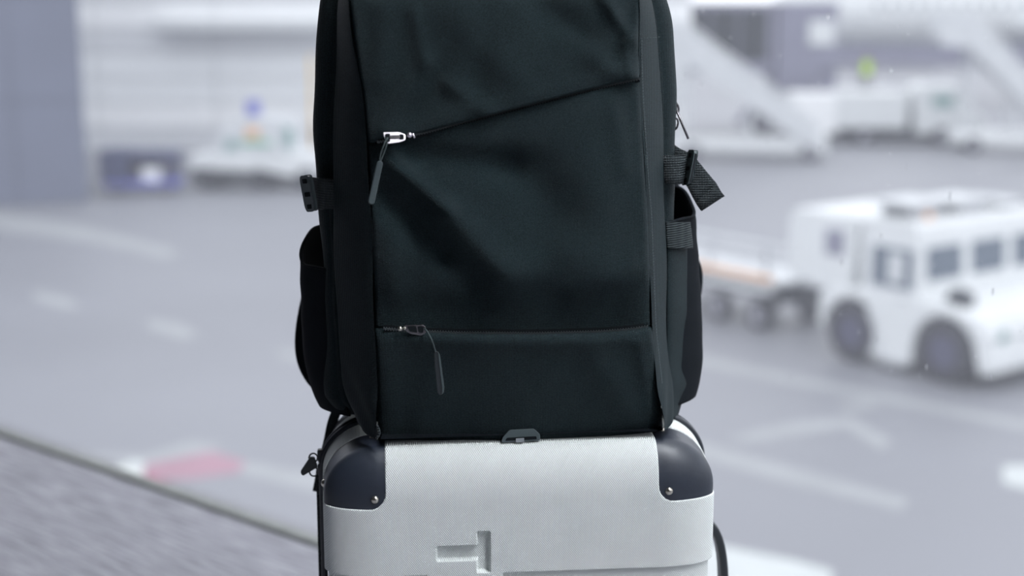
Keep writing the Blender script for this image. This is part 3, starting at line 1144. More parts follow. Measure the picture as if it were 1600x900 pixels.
# compression straps with buckles --------------------------------------------
def quad_strip(P, name, m, th=0.0016, parent=None):
    """P: list of (top point, bottom point) pairs"""
    g = G(); V = []
    for a, b in P:
        for k in range(5): V.append(Vector(a).lerp(Vector(b), k / 4))
    F = [(i * 5 + k, i * 5 + k + 1, (i + 1) * 5 + k + 1, (i + 1) * 5 + k) for i in range(len(P) - 1) for k in range(4)]
    g.add(V, F); o = pm(g, name, m, parent); solid(o, th, 0)
    return o


# left: webbing lies across the gusset and turns round the side to the buckle
quad_strip([(pp(524, 280, 0.064), pp(524, 326, 0.064)), (pp(508, 279, 0.070), pp(508, 327, 0.070)), (pp(497, 278, 0.079), pp(499, 328, 0.079)), (pp(488, 277, 0.092), pp(492, 328, 0.092))], 'compression_strap', M_WEB)
quad_strip([(pp(1036, 243, 0.070), pp(1039, 287, 0.070)), (pp(1050, 243, 0.071), pp(1051, 287, 0.071)), (pp(1062, 243, 0.074), pp(1061, 288, 0.074)), (pp(1070, 244, 0.082), pp(1066, 287, 0.082)), (pp(1074, 244, 0.094), pp(1070, 287, 0.094))], 'compression_strap', M_WEB)


def buckle(cpx, name, side):
    """side-release buckle seen nearly edge-on: frame with two round bar holes and a centre slot"""
    # corners in pixels at two depths
    (tl, tr, br, bl) = cpx
    o0, o1 = 0.078, 0.094
    A, B, C, D = pp(*tl, o1), pp(*tr, o0), pp(*br, o0), pp(*bl, o1)
    def q(u, v):
        return (A.lerp(B, u)).lerp(D.lerp(C, u), v)
    nrm = (B - A).cross(D - A).normalized()
    if nrm.y > 0: nrm = -nrm
    poly = rounded_poly([(0, 0), (1, 0), (1, 1), (0, 1)], 0.22, 5)
    g = G(); n = len(poly)
    T = 0.0045
    front = [q(*p_) + nrm * T * 0.5 for p_ in poly]; back = [q(*p_) - nrm * T * 0.5 for p_ in poly]
    g.add(front + back, [tuple(range(n)), tuple(range(2 * n - 1, n - 1, -1))] + [(i, (i + 1) % n, (i + 1) % n + n, i + n) for i in range(n)])
    bk = pm(g, name, M_PLASTICG, smooth=False, bev=0.0012)
    # dark slots
    for (u, v, w, h_) in ((0.5, 0.13, 0.46, 0.13), (0.55, 0.52, 0.60, 0.13), (0.52, 0.88, 0.46, 0.13)):
        s = G(); pol = rounded_poly([(u - w / 2, v - h_ / 2), (u + w / 2, v - h_ / 2), (u + w / 2, v + h_ / 2), (u - w / 2, v + h_ / 2)], 0.05, 3)
        k = len(pol)
        f_ = [q(*p_) + nrm * (T * 0.5 + 0.0006) for p_ in pol]; b_ = [q(*p_) for p_ in pol]
        s.add(f_ + b_, [tuple(range(k)), tuple(range(2 * k - 1, k - 1, -1))] + [(i, (i + 1) % k, (i + 1) % k + k, i + k) for i in range(k)])
        s.out('bar_slot', M_TAPE, bk, origin=BASE)
    # side flange
    s = G()
    e0, e1 = (A, D) if side < 0 else (B, C)
    e0 = q(-0.10, 0.10) if side < 0 else q(1.05, 0.08)
    e1 = q(-0.10, 0.92) if side < 0 else q(1.05, 0.95)
    s.tube([e0 + Vector((0, 0.004, 0)), e1 + Vector((0, 0.004, 0))], 0, flat=(0.0022, 0.007), up=(1, 0, 0))
    s.out('flange', M_PLASTIC, bk, origin=BASE)
    return bk


buckle(((471, 276), (485, 275), (494, 328), (481, 329)), 'buckle', -1)
buckle(((1078, 236), (1088, 236), (1078, 287), (1068, 289)), 'buckle', 1)
# loose strap tail on the right, hanging out from the buckle
quad_strip([(pp(1048, 222, 0.110), pp(1046, 262, 0.110)), (pp(1062, 232, 0.106), pp(1058, 274, 0.106)), (pp(1080, 240, 0.100), pp(1066, 282, 0.100)), (pp(1091, 252, 0.098), pp(1074, 292, 0.098)),
            (pp(1104, 268, 0.097), pp(1082, 308, 0.097)), (pp(1119, 286, 0.097), pp(1090, 322, 0.097)), (pp(1131, 307, 0.097), pp(1095, 329, 0.097))], 'loose_strap', M_WEB, 0.0018)
quad_strip([(pp(1117, 289, 0.0955), pp(1087, 317, 0.0955)), (pp(1132, 306, 0.0955), pp(1096, 329.5, 0.0955))], 'strap_end_fold', M_WEB, 0.0030)


# zips -----------------------------------------------------------------------
def zipper(T, x0, x1, off, name):
    g = G()
    xs = np.linspace(x0, x1, 60)
    V = []
    for px in xs:
        py = interp(T, px)
        V += [pp(px, py - 6, off + 0.0010), pp(px, py + 6, off + 0.0010)]
    g.add(V, [(2 * i, 2 * i + 1, 2 * i + 3, 2 * i + 2) for i in range(len(xs) - 1)])
    tp = pm(g, name, M_TAPE)
    t = G()
    px = x0; k = 0
    while px < x1:
        py = interp(T, px)
        c = pp(px, py + (0.9 if k % 2 else -0.3), off - 0.0002)
        t.box(c, (0.0008, 0.0014, 0.0022)); px += 2.1; k += 1
    o = t.out('zipper_teeth', M_TEETH, tp, origin=BASE); o['kind'] = 'stuff'
    return tp


z1 = zipper(ZIP1, 590, 1000, -0.0005, 'zipper')
z2 = zipper(ZIP2, 600, 1012, 0.0035, 'zipper')


def plate(parent, name, m, poly, off0, off1, bev=None, tilt=0.0, ty=0.0):
    """flat plate from a pixel outline between two depths"""
    g = G(); n = len(poly)
    f_ = [pp(*p_, off0 - tilt * (p_[1] - ty)) for p_ in poly]; b_ = [pp(*p_, off1 - tilt * (p_[1] - ty)) for p_ in poly]
    g.add(f_ + b_, [tuple(range(n)), tuple(range(2 * n - 1, n - 1, -1))] + [(i, i + n, (i + 1) % n + n, (i + 1) % n) for i in range(n)])
    o = g.out(name, m, parent, origin=BASE)
    if bev: bevel(o, bev)
    return o


def rr(pts, r=3, n=4):
    return rounded_poly(pts, r, n)


# upper slider: polished frame, dark windows, bridge, nose
OF = -0.0115
s1 = plate(z1, 'slider', M_CHROME, rr([(598, 206.5), (623, 206), (634, 210), (633.5, 219), (624, 222.5), (606, 225), (601, 217)], 2.5), OF, OF + 0.0030, 0.0006, 0.00035, 215)
for poly in ([(601.5, 209), (609.5, 209), (609.5, 213), (609.5, 221.5), (604, 222), (601.5, 216)], [(624, 209.5), (630.5, 210), (631, 217.5), (624, 218)]):
    plate(s1, 'slider_window', M_TAPE, rr(poly, 2), OF - 0.0005, OF + 0.002, None, 0.00035, 215)
plate(s1, 'slider_bridge', M_GUN, rr([(608, 211.5), (625, 211), (625, 215.5), (608, 216.5)], 1.5), OF - 0.0012, OF + 0.001, 0.0004, 0.00035, 215)
g = G(); g.sphere(pp(640, 211, OF + 0.002), 0.0027, 12, 8); g.cyl(pp(645, 208.5, OF + 0.002), pp(648, 215.5, OF + 0.002), 0.0009, n=8); g.out('slider_nose', M_CHROME, s1, smooth=True, origin=BASE)
cpts = strap_curve([pp(605, 215, OF - 0.001), pp(600, 226, OF - 0.0035), pp(595, 240, OF - 0.0035), pp(593, 252, OF - 0.003)], 6)
cp2 = strap_curve([pp(606, 215, OF + 0.000), pp(604, 227, OF - 0.003), pp(599, 241, OF - 0.003), pp(594.5, 252, OF - 0.003)], 6)
g = G(); g.tube(cpts, 0.0008, 6); g.tube(cp2, 0.0008, 6); g.out('cord', M_CORD, s1, smooth=True, origin=BASE)


def stadium(x0, y0, x1, y1, w0, w1, n=8):
    d = Vector((x1 - x0, y1 - y0)); d.normalize(); a0 = math.atan2(d.y, d.x)
    P = []
    for k in range(n + 1):
        t = a0 + math.pi / 2 + math.pi * k / n; P.append((x0 + w0 * math.cos(t), y0 + w0 * math.sin(t)))
    for k in range(n + 1):
        t = a0 - math.pi / 2 + math.pi * k / n; P.append((x1 + w1 * math.cos(t), y1 + w1 * math.sin(t)))
    return P


t1 = plate(s1, 'pull_tab', M_RUBBER, stadium(593.3, 256, 580.5, 314.5, 5.0, 5.2), OF - 0.0045, OF - 0.0015, 0.0010)
# lower slider: dark metal, pull turned edge-on
OG = -0.0050
s2 = plate(z2, 'slider', M_GUN, rr([(631, 508), (661, 507), (666, 511), (665, 521), (658, 524.5), (640, 521.5), (633, 516)], 2.5), OG, OG + 0.003, 0.0006)
plate(s2, 'slider_window', M_TAPE, rr([(636, 510), (650, 509.5), (652, 520), (640, 518)], 2), OG - 0.0006, OG + 0.002)
plate(s2, 'slider_window', M_TAPE, rr([(652, 510), (661.5, 510), (661.5, 520), (654, 520)], 3), OG - 0.0004, OG + 0.002)
g = G(); g.sphere(pp(625, 513.5, OG + 0.001), 0.0026, 12, 8); g.sphere(pp(632.5, 512.5, OG + 0.001), 0.0018, 10, 6); g.out('slider_nose', M_NICKEL, s2, smooth=True, origin=BASE)
g = G(); g.tube(strap_curve([pp(663, 513, OG - 0.002), pp(668, 519, OG - 0.008), pp(675, 533, OG - 0.010), pp(680.5, 550, OG - 0.0062)], 6), 0.0009, 6); g.out('cord', M_CORD, s2, smooth=True, origin=BASE)
t2 = plate(s2, 'pull_tab', M_PLASTIC, rr([(677.5, 549), (683.5, 548), (687, 554), (694, 605), (693, 614), (688, 618), (683.5, 614), (680, 580)], 3), OG - 0.0058, OG - 0.0042, 0.0006)
plate(t2, 'pull_edge', M_PLASTICG, rr([(684.5, 550), (687.5, 554), (694.5, 606), (693.5, 613), (690, 617), (691, 606), (686, 566)], 1.5), OG - 0.0066, OG - 0.0045, 0.0004)

# pulls of the main zip, sticking out on the right
def ring(c, r1, r2, ang, rad, name, m, parent):
    g = G()
    P = []
    for k in range(16):
        t = 2 * math.pi * k / 16
        dx, dy = r1 * math.cos(t), r2 * math.sin(t)
        P.append(pp(c[0] + dx * math.cos(ang) - dy * math.sin(ang), c[1] + dx * math.sin(ang) + dy * math.cos(ang), c[2] + 0.003 * math.sin(t)))
    g.tube(P, rad, 6, closed=True)
    return g.out(name, m, parent, smooth=True, origin=BASE)


g = G(); g.box(pp(1053, 168, 0.128), (0.006, 0.010, 0.012)); sl = pm(g, 'zip_slider', M_GUN, smooth=False, bev=0.0012)
ring((1056, 168, 0.126), 4.0, 9.0, -0.25, 0.0011, 'zip_ring', M_GUN, sl)
g = G(); g.tube([pp(1057, 172, 0.121), pp(1066, 194, 0.119), pp(1075.5, 217, 0.118)], 0.0013, 8); g.out('pull_rod', M_GUN, sl, smooth=True, origin=BASE)
g = G(); g.box(pp(1051, 192, 0.128), (0.006, 0.010, 0.012)); sl = pm(g, 'zip_slider', M_GUN, smooth=False, bev=0.0012)
ring((1055, 194, 0.126), 4.2, 9.0, 0.2, 0.0011, 'zip_ring', M_GUN, sl)

# plastic loop at the bottom edge with a pale tab
OL = 0.011
def yb(px): return interp(BOT, px)
clip = plate(pack, 'light_loop', M_PLASTICG, rr([(783, 691.5), (785, 684), (796, 671.5), (834, 669.5), (844, 679), (844, 688.5)], 3), OL - 0.0020, OL + 0.006, 0.0008)
plate(clip, 'loop_slot', M_TAPE, rr([(789, 689), (792, 684), (838, 681.5), (839, 686.5)], 2), OL - 0.0026, OL + 0.001)
plate(clip, 'tab', M_TABW, rr([(806, 685), (819, 684.2), (819, 690.5), (806, 691.5)], 1), OL - 0.0034, OL + 0.001)
g = G(); g.tube(strap_curve([pp(589, 664, -0.001), pp(593, 676, -0.003), pp(588, 686, -0.002)], 5), 0.0014, 6); pm(g, 'corner_tab', M_WEB)

# ================================================================== THE APRON'S BUILDINGS AND VEHICLES
Rz = lambda a: Matrix.Rotation(a, 3, 'Z')


def wheel(root, x, y0, y1, z, r, rim, name='wheel'):
    """tyre with a rim part; axle along local y"""
    g = G()
    w = y1 - y0
    prof = [(r * 0.55, 0.0), (r * 0.90, 0.0), (r, w * 0.18), (r, w * 0.82), (r * 0.90, w), (r * 0.55, w)]
    n = 24; V = []
    for rr_, yy in prof:
        for k in range(n):
            t = 2 * math.pi * k / n; V.append((x + rr_ * math.cos(t), y0 + yy, z + rr_ * math.sin(t)))
    F = [(j * n + k, (j + 1) * n + k, (j + 1) * n + (k + 1) % n, j * n + (k + 1) % n) for j in range(len(prof) - 1) for k in range(n)]
    F = [f[::-1] for f in F]
    o = g.add(V, F).out(name, M_TYRE, root, smooth=True)
    g = G(); g.cyl((x, y0 + w * 0.12, z), (x, y1 - w * 0.12, z), r * 0.57, n=20); g.cyl((x, y0 + w * 0.02, z), (x, y0 + w * 0.2, z), r * 0.22, n=12)
    g.out('rim', rim, o)
    return o


# ---- tow tractor on the right
TP = ground_at(1325, 565)
h_ = Vector((0.60, -0.80, 0)).normalized()
TRZ = math.atan2(h_.y, h_.x)
tug = thing('tow_tractor', 'white airport tow tractor with blue wheel hubs and square cab windows', 'tractor', TP, TRZ)
W = 3.2
WB, WR = 1.78, 0.50


def arch(cx, r, n=8):
    return [(cx + r * math.cos(t), 0.48 + r * math.sin(t)) for t in np.linspace(math.pi, 0, n)]


prof = [(-0.70, 0.50)] + [p_ for p_ in arch(0.0, 0.57)] + [(0.62, 0.16), (1.14, 0.16)] + arch(WB, 0.57) + [(2.42, 0.22), (2.52, 0.36), (2.52, 0.86), (2.40, 1.10), (1.75, 1.24), (1.16, 1.30), (0.20, 1.26), (-0.50, 1.16), (-0.70, 1.0)]
g = G(); g.prism(prof, 'y', 0.02, W - 0.02); g.F = [f[::-1] for f in g.F]
g.out('lower_body', M_WHITE, tug, bev=0.06, seg=3)
cab = rounded_poly([(0.14, 1.2), (0.10, 2.20), (0.16, 2.38), (1.12, 2.40), (1.20, 2.25), (1.28, 1.2)], 0.08, 3)
g = G(); g.prism(cab, 'y', 0.06, W - 0.06); g.F = [f[::-1] for f in g.F]
cabo = g.out('cab', M_WHITE, tug, bev=0.03)
g = G(); g.box((0.76, 0.050, 1.08), (0.90, 0.04, 1.80)); d = g.out('door', M_WHITE2, tug, bev=0.02)
g = G(); g.box((0.76, 0.030, 1.66), (0.78, 0.02, 0.64)); wn = g.out('door_window', M_GLASSD, d, bev=0.02)
g = G(); g.box((0.84, 0.012, 1.66), (0.30, 0.02, 0.46)); g.out('headrest', M_WHITE2, d, bev=0.03)
g = G(); g.box((0.98, 0.020, 1.18), (0.14, 0.03, 0.03)); g.out('door_handle', M_STEEL, d)
for i, (y0, y1) in enumerate(((0.25, 1.12), (1.38, 2.25), (2.50, 3.02))):
    g = G(); g.box((1.225, (y0 + y1) / 2, 1.74), (0.06, y1 - y0, 0.52), Matrix.Rotation(-0.07, 3, 'Y')); g.out('windscreen', M_GLASSD, tug, bev=0.01)
# rear cabin raised on the tail
rc = rounded_poly([(-1.42, 1.24), (-1.42, 2.22), (-1.26, 2.38), (-0.10, 2.36), (0.04, 2.2), (-0.06, 1.20), (-0.62, 1.12)], 0.07, 3)
g = G(); g.prism(rc, 'y', 0.05, 1.9); g.F = [f[::-1] for f in g.F]; rco = g.out('rear_cabin', M_WHITE, tug, bev=0.03)
g = G(); g.box((-0.42, 0.045, 1.90), (0.40, 0.03, 0.42)); g.out('rear_cabin_window', M_JET, rco, bev=0.02)
g = G(); g.box((-0.05, 0.5, 2.3), (0.6, 0.9, 0.1)); g.out('roof_bridge', M_WHITE, tug, bev=0.03)
for (c, s) in (((0.50, 0.75, 2.62), (0.80, 0.95, 0.07)), ((0.55, 1.85, 2.58), (0.80, 0.95, 0.07)), ((0.60, 2.75, 2.50), (0.8, 0.6, 0.06))):
    g = G(); g.box(c, s); rpn = g.out('roof_panel', M_WHITE2, tug, bev=0.015)
    for sx in (-1, 1):
        g = G(); g.box((c[0] + sx * s[0] * 0.35, c[1], (c[2] + 2.38) / 2), (0.05, s[1] * 0.7, c[2] - 2.38)); g.out('roof_bracket', M_STEEL, rpn)
g = G(); g.cyl((1.0, 0.55, 2.38), (1.0, 0.55, 2.50), 0.06, n=12); g.out('beacon', M_ORANGE, tug)
for x in (0.0, WB):
    wheel(tug, x, 0.0, 0.34, WR, WR, M_RIM); wheel(tug, x, W - 0.34, W, WR, WR, M_RIM)
g = G(); g.prism([(1.62, 1.22), (1.98, 1.16), (1.98, 1.36), (1.74, 1.46)], 'y', 0.16, 0.50); g.F = [f[::-1] for f in g.F]; g.out('air_intake', M_DARK, tug, bev=0.03)
g = G(); g.box((2.54, W / 2, 0.42), (0.12, W * 0.96, 0.30)); g.out('front_bumper', M_WHITE, tug, bev=0.05)
for yy in (0.45, W - 0.45):
    g = G(); g.cyl((2.49, yy, 0.82), (2.54, yy, 0.82), 0.10, n=16); g.out('headlight', M_GLASSG, tug)
g = G(); g.box((1.2, W / 2, 0.25), (2.3, W - 0.8, 0.22)); g.out('underframe', M_DARK, tug)
g = G(); g.box((0.85, 0.02, 0.14), (0.5, 0.10, 0.05)); g.out('step', M_STEEL, tug)

# ---- trailer behind the tractor
tr = thing('baggage_trailer', 'long low towed trailer with pale rails and an orange side bar', 'trailer', TP - h_ * 0.32, TRZ)
g = G(); g.box((-4.1, 1.25, 0.86), (4.6, 1.5, 0.10)); g.out('deck', M_WHITE2, tr, bev=0.02)
for (yy, zz, m, hgt) in ((0.46, 1.22, M_WHITE2, 0.07), (0.44, 0.98, M_ORANGE, 0.10), (0.46, 0.74, M_WHITE2, 0.10), (2.04, 1.22, M_WHITE2, 0.07), (2.04, 1.0, M_WHITE2, 0.07)):
    g = G(); g.box((-4.1, yy, zz), (4.6, 0.06, hgt)); g.out('rail', m, tr, bev=0.01)
for xx in (-6.2, -4.8, -3.4, -2.0):
    for yy in (0.50, 2.0):
        g = G(); g.box((xx, yy, 1.0), (0.06, 0.05, 0.5)); g.out('post', M_STEEL, tr)
g = G(); g.box((-4.0, 1.25, 0.60), (4.6, 0.8, 0.20)); g.out('chassis', M_DARK, tr)
g = G(); g.tube([(-1.7, 1.25, 0.60), (-0.42, 1.25, 0.55)], 0.05, 8); g.out('drawbar', M_DARK, tr)
for xx in (-2.2, -3.2, -5.6):
    wheel(tr, xx, 0.5, 0.72, 0.26, 0.26, M_RIMG); wheel(tr, xx, 1.8, 2.02, 0.26, 0.26, M_RIMG)

# ---- grey pier corner on the left
c = ground_at(140, 315)
pier = thing('terminal_pier', 'blue-grey clad building corner filling the upper left', 'building', c, math.radians(19))
g = G(); g.box((-9.0, 5.0, 6.0), (17.9, 9.9, 12.0)); g.out('wall', M_PIER, pier)
for i in range(9):
    for j in range(4):
        g = G(); g.box((-1.0 - 2.0 * i, 0.0, 1.5 + 3.0 * j), (1.97, 0.10, 2.97)); g.out('cladding_panel', M_PIER, pier, bev=0.01)

# ---- pale hangar wall
hw_ = thing('hangar', 'pale grey hangar wall of broad horizontal cladding panels behind the apron', 'building', (-9.6, 58.0, APRON_Z))
g = G(); g.box((0, 4.0, 6.5), (33.6, 7.9, 13.0)); g.out('wall', M_GREYW3, hw_)
g = G(); g.box((0, -0.03, 0.45), (33.6, 0.10, 0.90)); g.out('plinth', M_GREYW3, hw_)
seqm = [M_GREYW2, M_GREYW, M_GREYW, M_GREYW3, M_GREYW2, M_GREYW3, M_GREYW, M_GREYW2, M_GREYW, M_GREYW, M_GREYW2, M_GREYW]
me_p = {}
for j in range(12):
    for i in range(7):
        g = G(); g.box((0, 0, 0), (4.76, 0.14, 0.96))
        key = seqm[j].name
        if key not in me_p:
            o = g.out('wall_panel', seqm[j], hw_, bev=0.02); me_p[key] = o.data
        else:
            o = link('wall_panel', me_p[key], None, hw_); bevel(o, 0.02)
        o.location = (-14.4 + 4.8 * i, -0.06, 1.40 + 1.0 * j)
g = G(); g.box((-1.0, -0.55, 5.05), (7.0, 1.0, 0.5)); g.out('canopy', M_WHITE, hw_, bev=0.05)

# ---- navy cart
c = ground_at(217, 303)
ct = thing('baggage_cart', 'small navy baggage cart with blue deck beside the grey building corner', 'cart', c, math.radians(6))
g = G(); g.box((0.10, 0.7, 0.30), (2.3, 1.4, 0.16)); g.out('deck', M_BLUE, ct, bev=0.03)
g = G(); g.box((-0.75, 0.7, 0.86), (0.85, 1.35, 0.96)); g.out('side_cover', M_NAVY, ct, bev=0.06)
g = G(); g.box((0.25, 0.75, 1.18), (2.0, 1.3, 0.22), Matrix.Rotation(0.04, 3, 'Y')); g.out('roof_cover', M_NAVY, ct, bev=0.06)
g = G(); g.box((0.35, 1.3, 0.72), (1.5, 0.06, 0.70)); g.out('back_panel', M_JET, ct)
for yy in (0.1, 1.3):
    g = G(); g.box((1.15, yy, 0.75), (0.06, 0.06, 0.8)); g.out('corner_post', M_NAVY, ct)
for xx in (-0.7, 0.8):
    wheel(ct, xx, 0.0, 0.16, 0.18, 0.18, M_RIMG); wheel(ct, xx, 1.24, 1.4, 0.18, 0.18, M_RIMG)
bx_ = G(); bx_.box((0, 0, 0.19), (0.55, 0.5, 0.38)); o = bx_.out('carton', M_GREYW2, None, bev=0.02)
o.location = c + Rz(math.radians(6)) @ Vector((0.36, 0.45, 0.38)); tag(o, 'pale carton riding on the navy baggage cart', 'box')

# ---- white service vehicle on the left
c = ground_at(402, 298)
sv = thing('service_truck', 'white flatbed service truck with small cab, standing left of the backpack', 'truck', c, math.radians(-3))
g = G(); g.prism([(-2.05, 0.62), (-2.05, 1.0), (-1.6, 1.05), (0.6, 1.0), (1.0, 1.1), (2.0, 1.05), (2.15, 0.8), (2.15, 0.42), (0.9, 0.42), (0.4, 0.55)], 'y', 0.0, 1.8); g.F = [f[::-1] for f in g.F]; g.out('body', M_WHITE, sv, bev=0.06)
g = G(); g.prism([(-1.35, 1.0), (-1.15, 1.75), (-0.35, 2.15), (0.85, 2.1), (1.15, 1.05)], 'y', 0.1, 1.7); g.F = [f[::-1] for f in g.F]; cb = g.out('cab', M_WHITE2, sv, bev=0.05)
sv.scale = (1.08, 1.08, 1.08)
g = G(); g.box((-0.75, 0.09, 1.32), (0.34, 0.04, 0.34)); g.out('window', M_GLASSG, cb)
g = G(); g.box((0.95, 0.09, 1.55), (0.30, 0.04, 0.6)); g.out('window', M_GLASSG, cb)
g = G(); g.box((0.0, 0.07, 1.40), (0.85, 0.05, 0.10)); g.out('green_stripe', M_GREEN, cb)
g = G(); g.box((-0.10, 0.06, 1.68), (0.40, 0.05, 0.28)); g.out('orange_sign', M_ORANGE, cb, bev=0.02)
g = G(); g.box((-0.15, 0.5, 2.38), (0.36, 0.36, 0.42)); g.out('roof_box', M_BLUE, sv, bev=0.04)
g = G(); g.box((-0.3, 0.9, 0.42), (3.4, 1.5, 0.36)); g.out('chassis', M_DARK, sv)
g = G(); g.cyl((2.05, 0.0, 0.9), (2.05, -0.03, 0.9), 0.10, n=12); g.out('tail_light', M_RED, sv)
for xx in (-1.45, 0.1, 1.45):
    wheel(sv, xx, -0.02, 0.24, 0.34, 0.34, M_DARK); wheel(sv, xx, 1.56, 1.82, 0.34, 0.34, M_DARK)
c = ground_at(490, 262)
pl = thing('yellow_pole', 'thin yellow marker pole half hidden by the left edge of the backpack', 'pole', c)
g = G(); g.cyl((0, 0, 0.1), (0, 0, 4.0), 0.06, n=12); g.out('post', M_YELLOW, pl)
g = G(); g.cyl((0, 0, 0), (0, 0, 0.14), 0.25, 0.2, n=16); g.out('foot', M_STEEL, pl)


# ---- boarding stairs
def stairs(c, rz, label, run, rise, width, m, skirt=0.55):
    r = thing('boarding_stairs', label, 'stairs', c, rz, 'mobile boarding stairs')
    n = 14
    for i in range(n):
        g = G(); g.box((-run * (i + 0.5) / n, width / 2, 0.55 + (rise - 0.55) * (i + 0.5) / n), (run / n * 1.25, width, 0.06)); g.out('step', M_STEEL, r)
    for k, yy in enumerate((0.0, width)):
        g = G(); g.prism([(0.35, 0.35), (0.35, 1.35), (-run, rise + 0.95), (-run - 1.2, rise + 0.95), (-run - 1.2, rise - 0.35), (-run, rise - 0.45)], 'y', yy - 0.04, yy + 0.04); g.out('side_panel', m, r, bev=0.01)
        g = G(); g.tube([(0.4, yy, 1.45), (-run, yy, rise + 1.08), (-run - 1.2, yy, rise + 1.08)], 0.045, 8); g.out('handrail', M_WHITE, r)
    g = G(); g.box((-run - 0.6, width / 2, rise - 0.08), (1.2, width, 0.14)); g.out('platform', M_STEEL, r)
    g = G(); g.prism([(0.75, 0.30), (0.70, 0.95), (0.1, 1.05), (-0.8, 0.85), (-run - 0.4, 0.75), (-run - 0.4, 0.40)], 'y', 0.05, width - 0.05); g.out('chassis', M_WHITE, r, bev=0.04)
    for xx in (-run * 0.45, -run * 0.95):
        for yy in (0.15, width - 0.15):
            g = G(); g.tube([(xx, yy, 0.6), (xx, yy, 0.45 + (rise - 0.55) * (-xx / run) - 0.3)], 0.07, 8); g.out('support', M_WHITE2, r)
    for xx in (0.1, -run * 0.9):
        wheel(r, xx, 0.0, 0.25, 0.32, 0.32, M_RIMG); wheel(r, xx, width - 0.25, width, 0.32, 0.32, M_RIMG)
    return r


stairs(ground_at(1262, 252), math.radians(-6), 'white boarding stairs rising to the left beside the backpack strap', 4.8, 4.2, 1.7, M_WHITE2)
stairs(ground_at(1650, 240), math.radians(-4), 'white boarding stairs at the right edge leaning to the airliner', 3.6, 4.6, 1.6, M_WHITE2)

# ---- white box truck in the middle distance
c = ground_at(1425, 227)
vn = thing('box_truck', 'white truck with boxy load bay parked below the airliner', 'truck', c, math.radians(-4))
g = G(); g.box((-1.7, 1.1, 1.45), (2.9, 2.2, 1.5)); g.out('load_bay', M_WHITE, vn, bev=0.06)
g = G(); g.box((-4.1, 1.1, 1.30), (1.9, 2.1, 1.7)); g.out('rear_module', M_GREYW2, vn, bev=0.06)
g = G(); g.prism([(0.1, 0.45), (0.0, 2.2), (0.3, 2.55), (1.9, 2.5), (2.35, 1.5), (2.95, 1.2), (3.05, 0.5)], 'y', 0.05, 2.15); g.F = [f[::-1] for f in g.F]; cb = g.out('cab', M_WHITE, vn, bev=0.08)
g = G(); g.box((1.2, 0.04, 1.85), (0.9, 0.04, 0.5)); g.out('window', M_GLASSG, cb)
g = G(); g.box((2.16, 1.1, 1.98), (0.05, 1.8, 0.75), Matrix.Rotation(-0.42, 3, 'Y')); g.out('windscreen', M_GLASSG, cb)
g = G(); g.box((-2.0, 1.1, 0.5), (6.0, 1.8, 0.4)); g.out('chassis', M_DARK, vn)
g = G(); g.box((3.05, 1.1, 0.55), (0.3, 2.1, 0.4)); g.out('bumper', M_WHITE, vn, bev=0.05)
for xx in (-4.2, -2.0, 1.2):
    wheel(vn, xx, 0.0, 0.28, 0.38, 0.38, M_RIMG); wheel(vn, xx, 1.92, 2.2, 0.38, 0.38, M_RIMG)

# ---- boarding bridge
jb = thing('boarding_bridge', 'grey boarding bridge head with dark glass in front of the airliner', 'jet bridge', (11.4, 66.0, APRON_Z))
zb = 2.75
g = G(); g.box((-1.6, 1.5, zb + 1.6), (4.4, 3.0, 3.2)); tn = g.out('tunnel', M_JET, jb, bev=0.06)
for k in range(3):
    g = G(); g.box((-3.05 + 1.35 * k, -0.03, zb + 1.75), (1.22, 0.06, 2.3)); g.out('glass_panel', M_DARK, tn)
g = G(); g.box((2.1, 1.6, zb + 1.2), (2.8, 3.2, 4.0)); cbn = g.out('rotunda', M_JET, jb, bev=0.08)
g = G(); g.box((2.75, -0.04, zb + 1.85), (1.2, 0.08, 1.1)); g.out('sign_board', M_WHITE, cbn)
g = G(); g.cyl((1.0, 1.6, 0.3), (1.0, 1.6, zb), 0.35, n=16); g.out('column', M_JET, jb)
for x0, x1 in ((-0.9, 0.9), (2.8, 1.1)):
    g = G(); g.tube([(x0, 0.4, 0.4), (x1, 0.4, zb)], 0.14, 8); g.out('brace', M_JET, jb)
for xx in (0.2, 1.8):
    wheel(jb, xx, 0.2, 0.6, 0.5, 0.5, M_RIMG)

# ---- airliner
al = thing('airliner', 'white airliner fuselage crossing the upper right corner', 'airplane', (15.2, 90.0, APRON_Z), math.radians(2))
g = G(); R0 = 1.95; zc_ = 3.55 + R0
prof = [(0.0, 0.02, -0.35), (0.25, 0.42, -0.3), (0.8, 0.86, -0.2), (1.7, 1.3, -0.08), (3.0, 1.72, 0), (4.8, 1.95, 0), (30.0, 1.95, 0), (38.0, 1.1, 0.5), (42.0, 0.3, 0.9)]
n = 32; V = []
for x, r, dz in prof:
    for k in range(n):
        t = 2 * math.pi * k / n; V.append((x, r * math.cos(t), zc_ + dz + r * math.sin(t)))
F = [(j * n + k, (j + 1) * n + k, (j + 1) * n + (k + 1) % n, j * n + (k + 1) % n) for j in range(len(prof) - 1) for k in range(n)]
fus = g.add(V, F).out('fuselage', M_WHITE, al, smooth=True)
mw = None
for i in range(26):
    if mw is None:
        w_ = G(); w_.box((0, 0, 0), (0.26, 0.10, 0.36)); o = w_.out('cabin_window', M_GLASSD, fus, bev=0.03); mw = o.data
    else:
        o = link('cabin_window', mw, None, fus); bevel(o, 0.03)
    o.location = (7.0 + 0.85 * i, -R0 + 0.03, zc_ + 0.35)
g = G(); g.cyl((3.6, 0, 0.4), (3.6, 0, zc_ - 1.6), 0.12, n=10); g.out('nose_gear', M_STEEL, al)
wheel(al, 3.6, -0.35, -0.1, 0.42, 0.42, M_RIMG); wheel(al, 3.6, 0.1, 0.35, 0.42, 0.42, M_RIMG)
g = G()
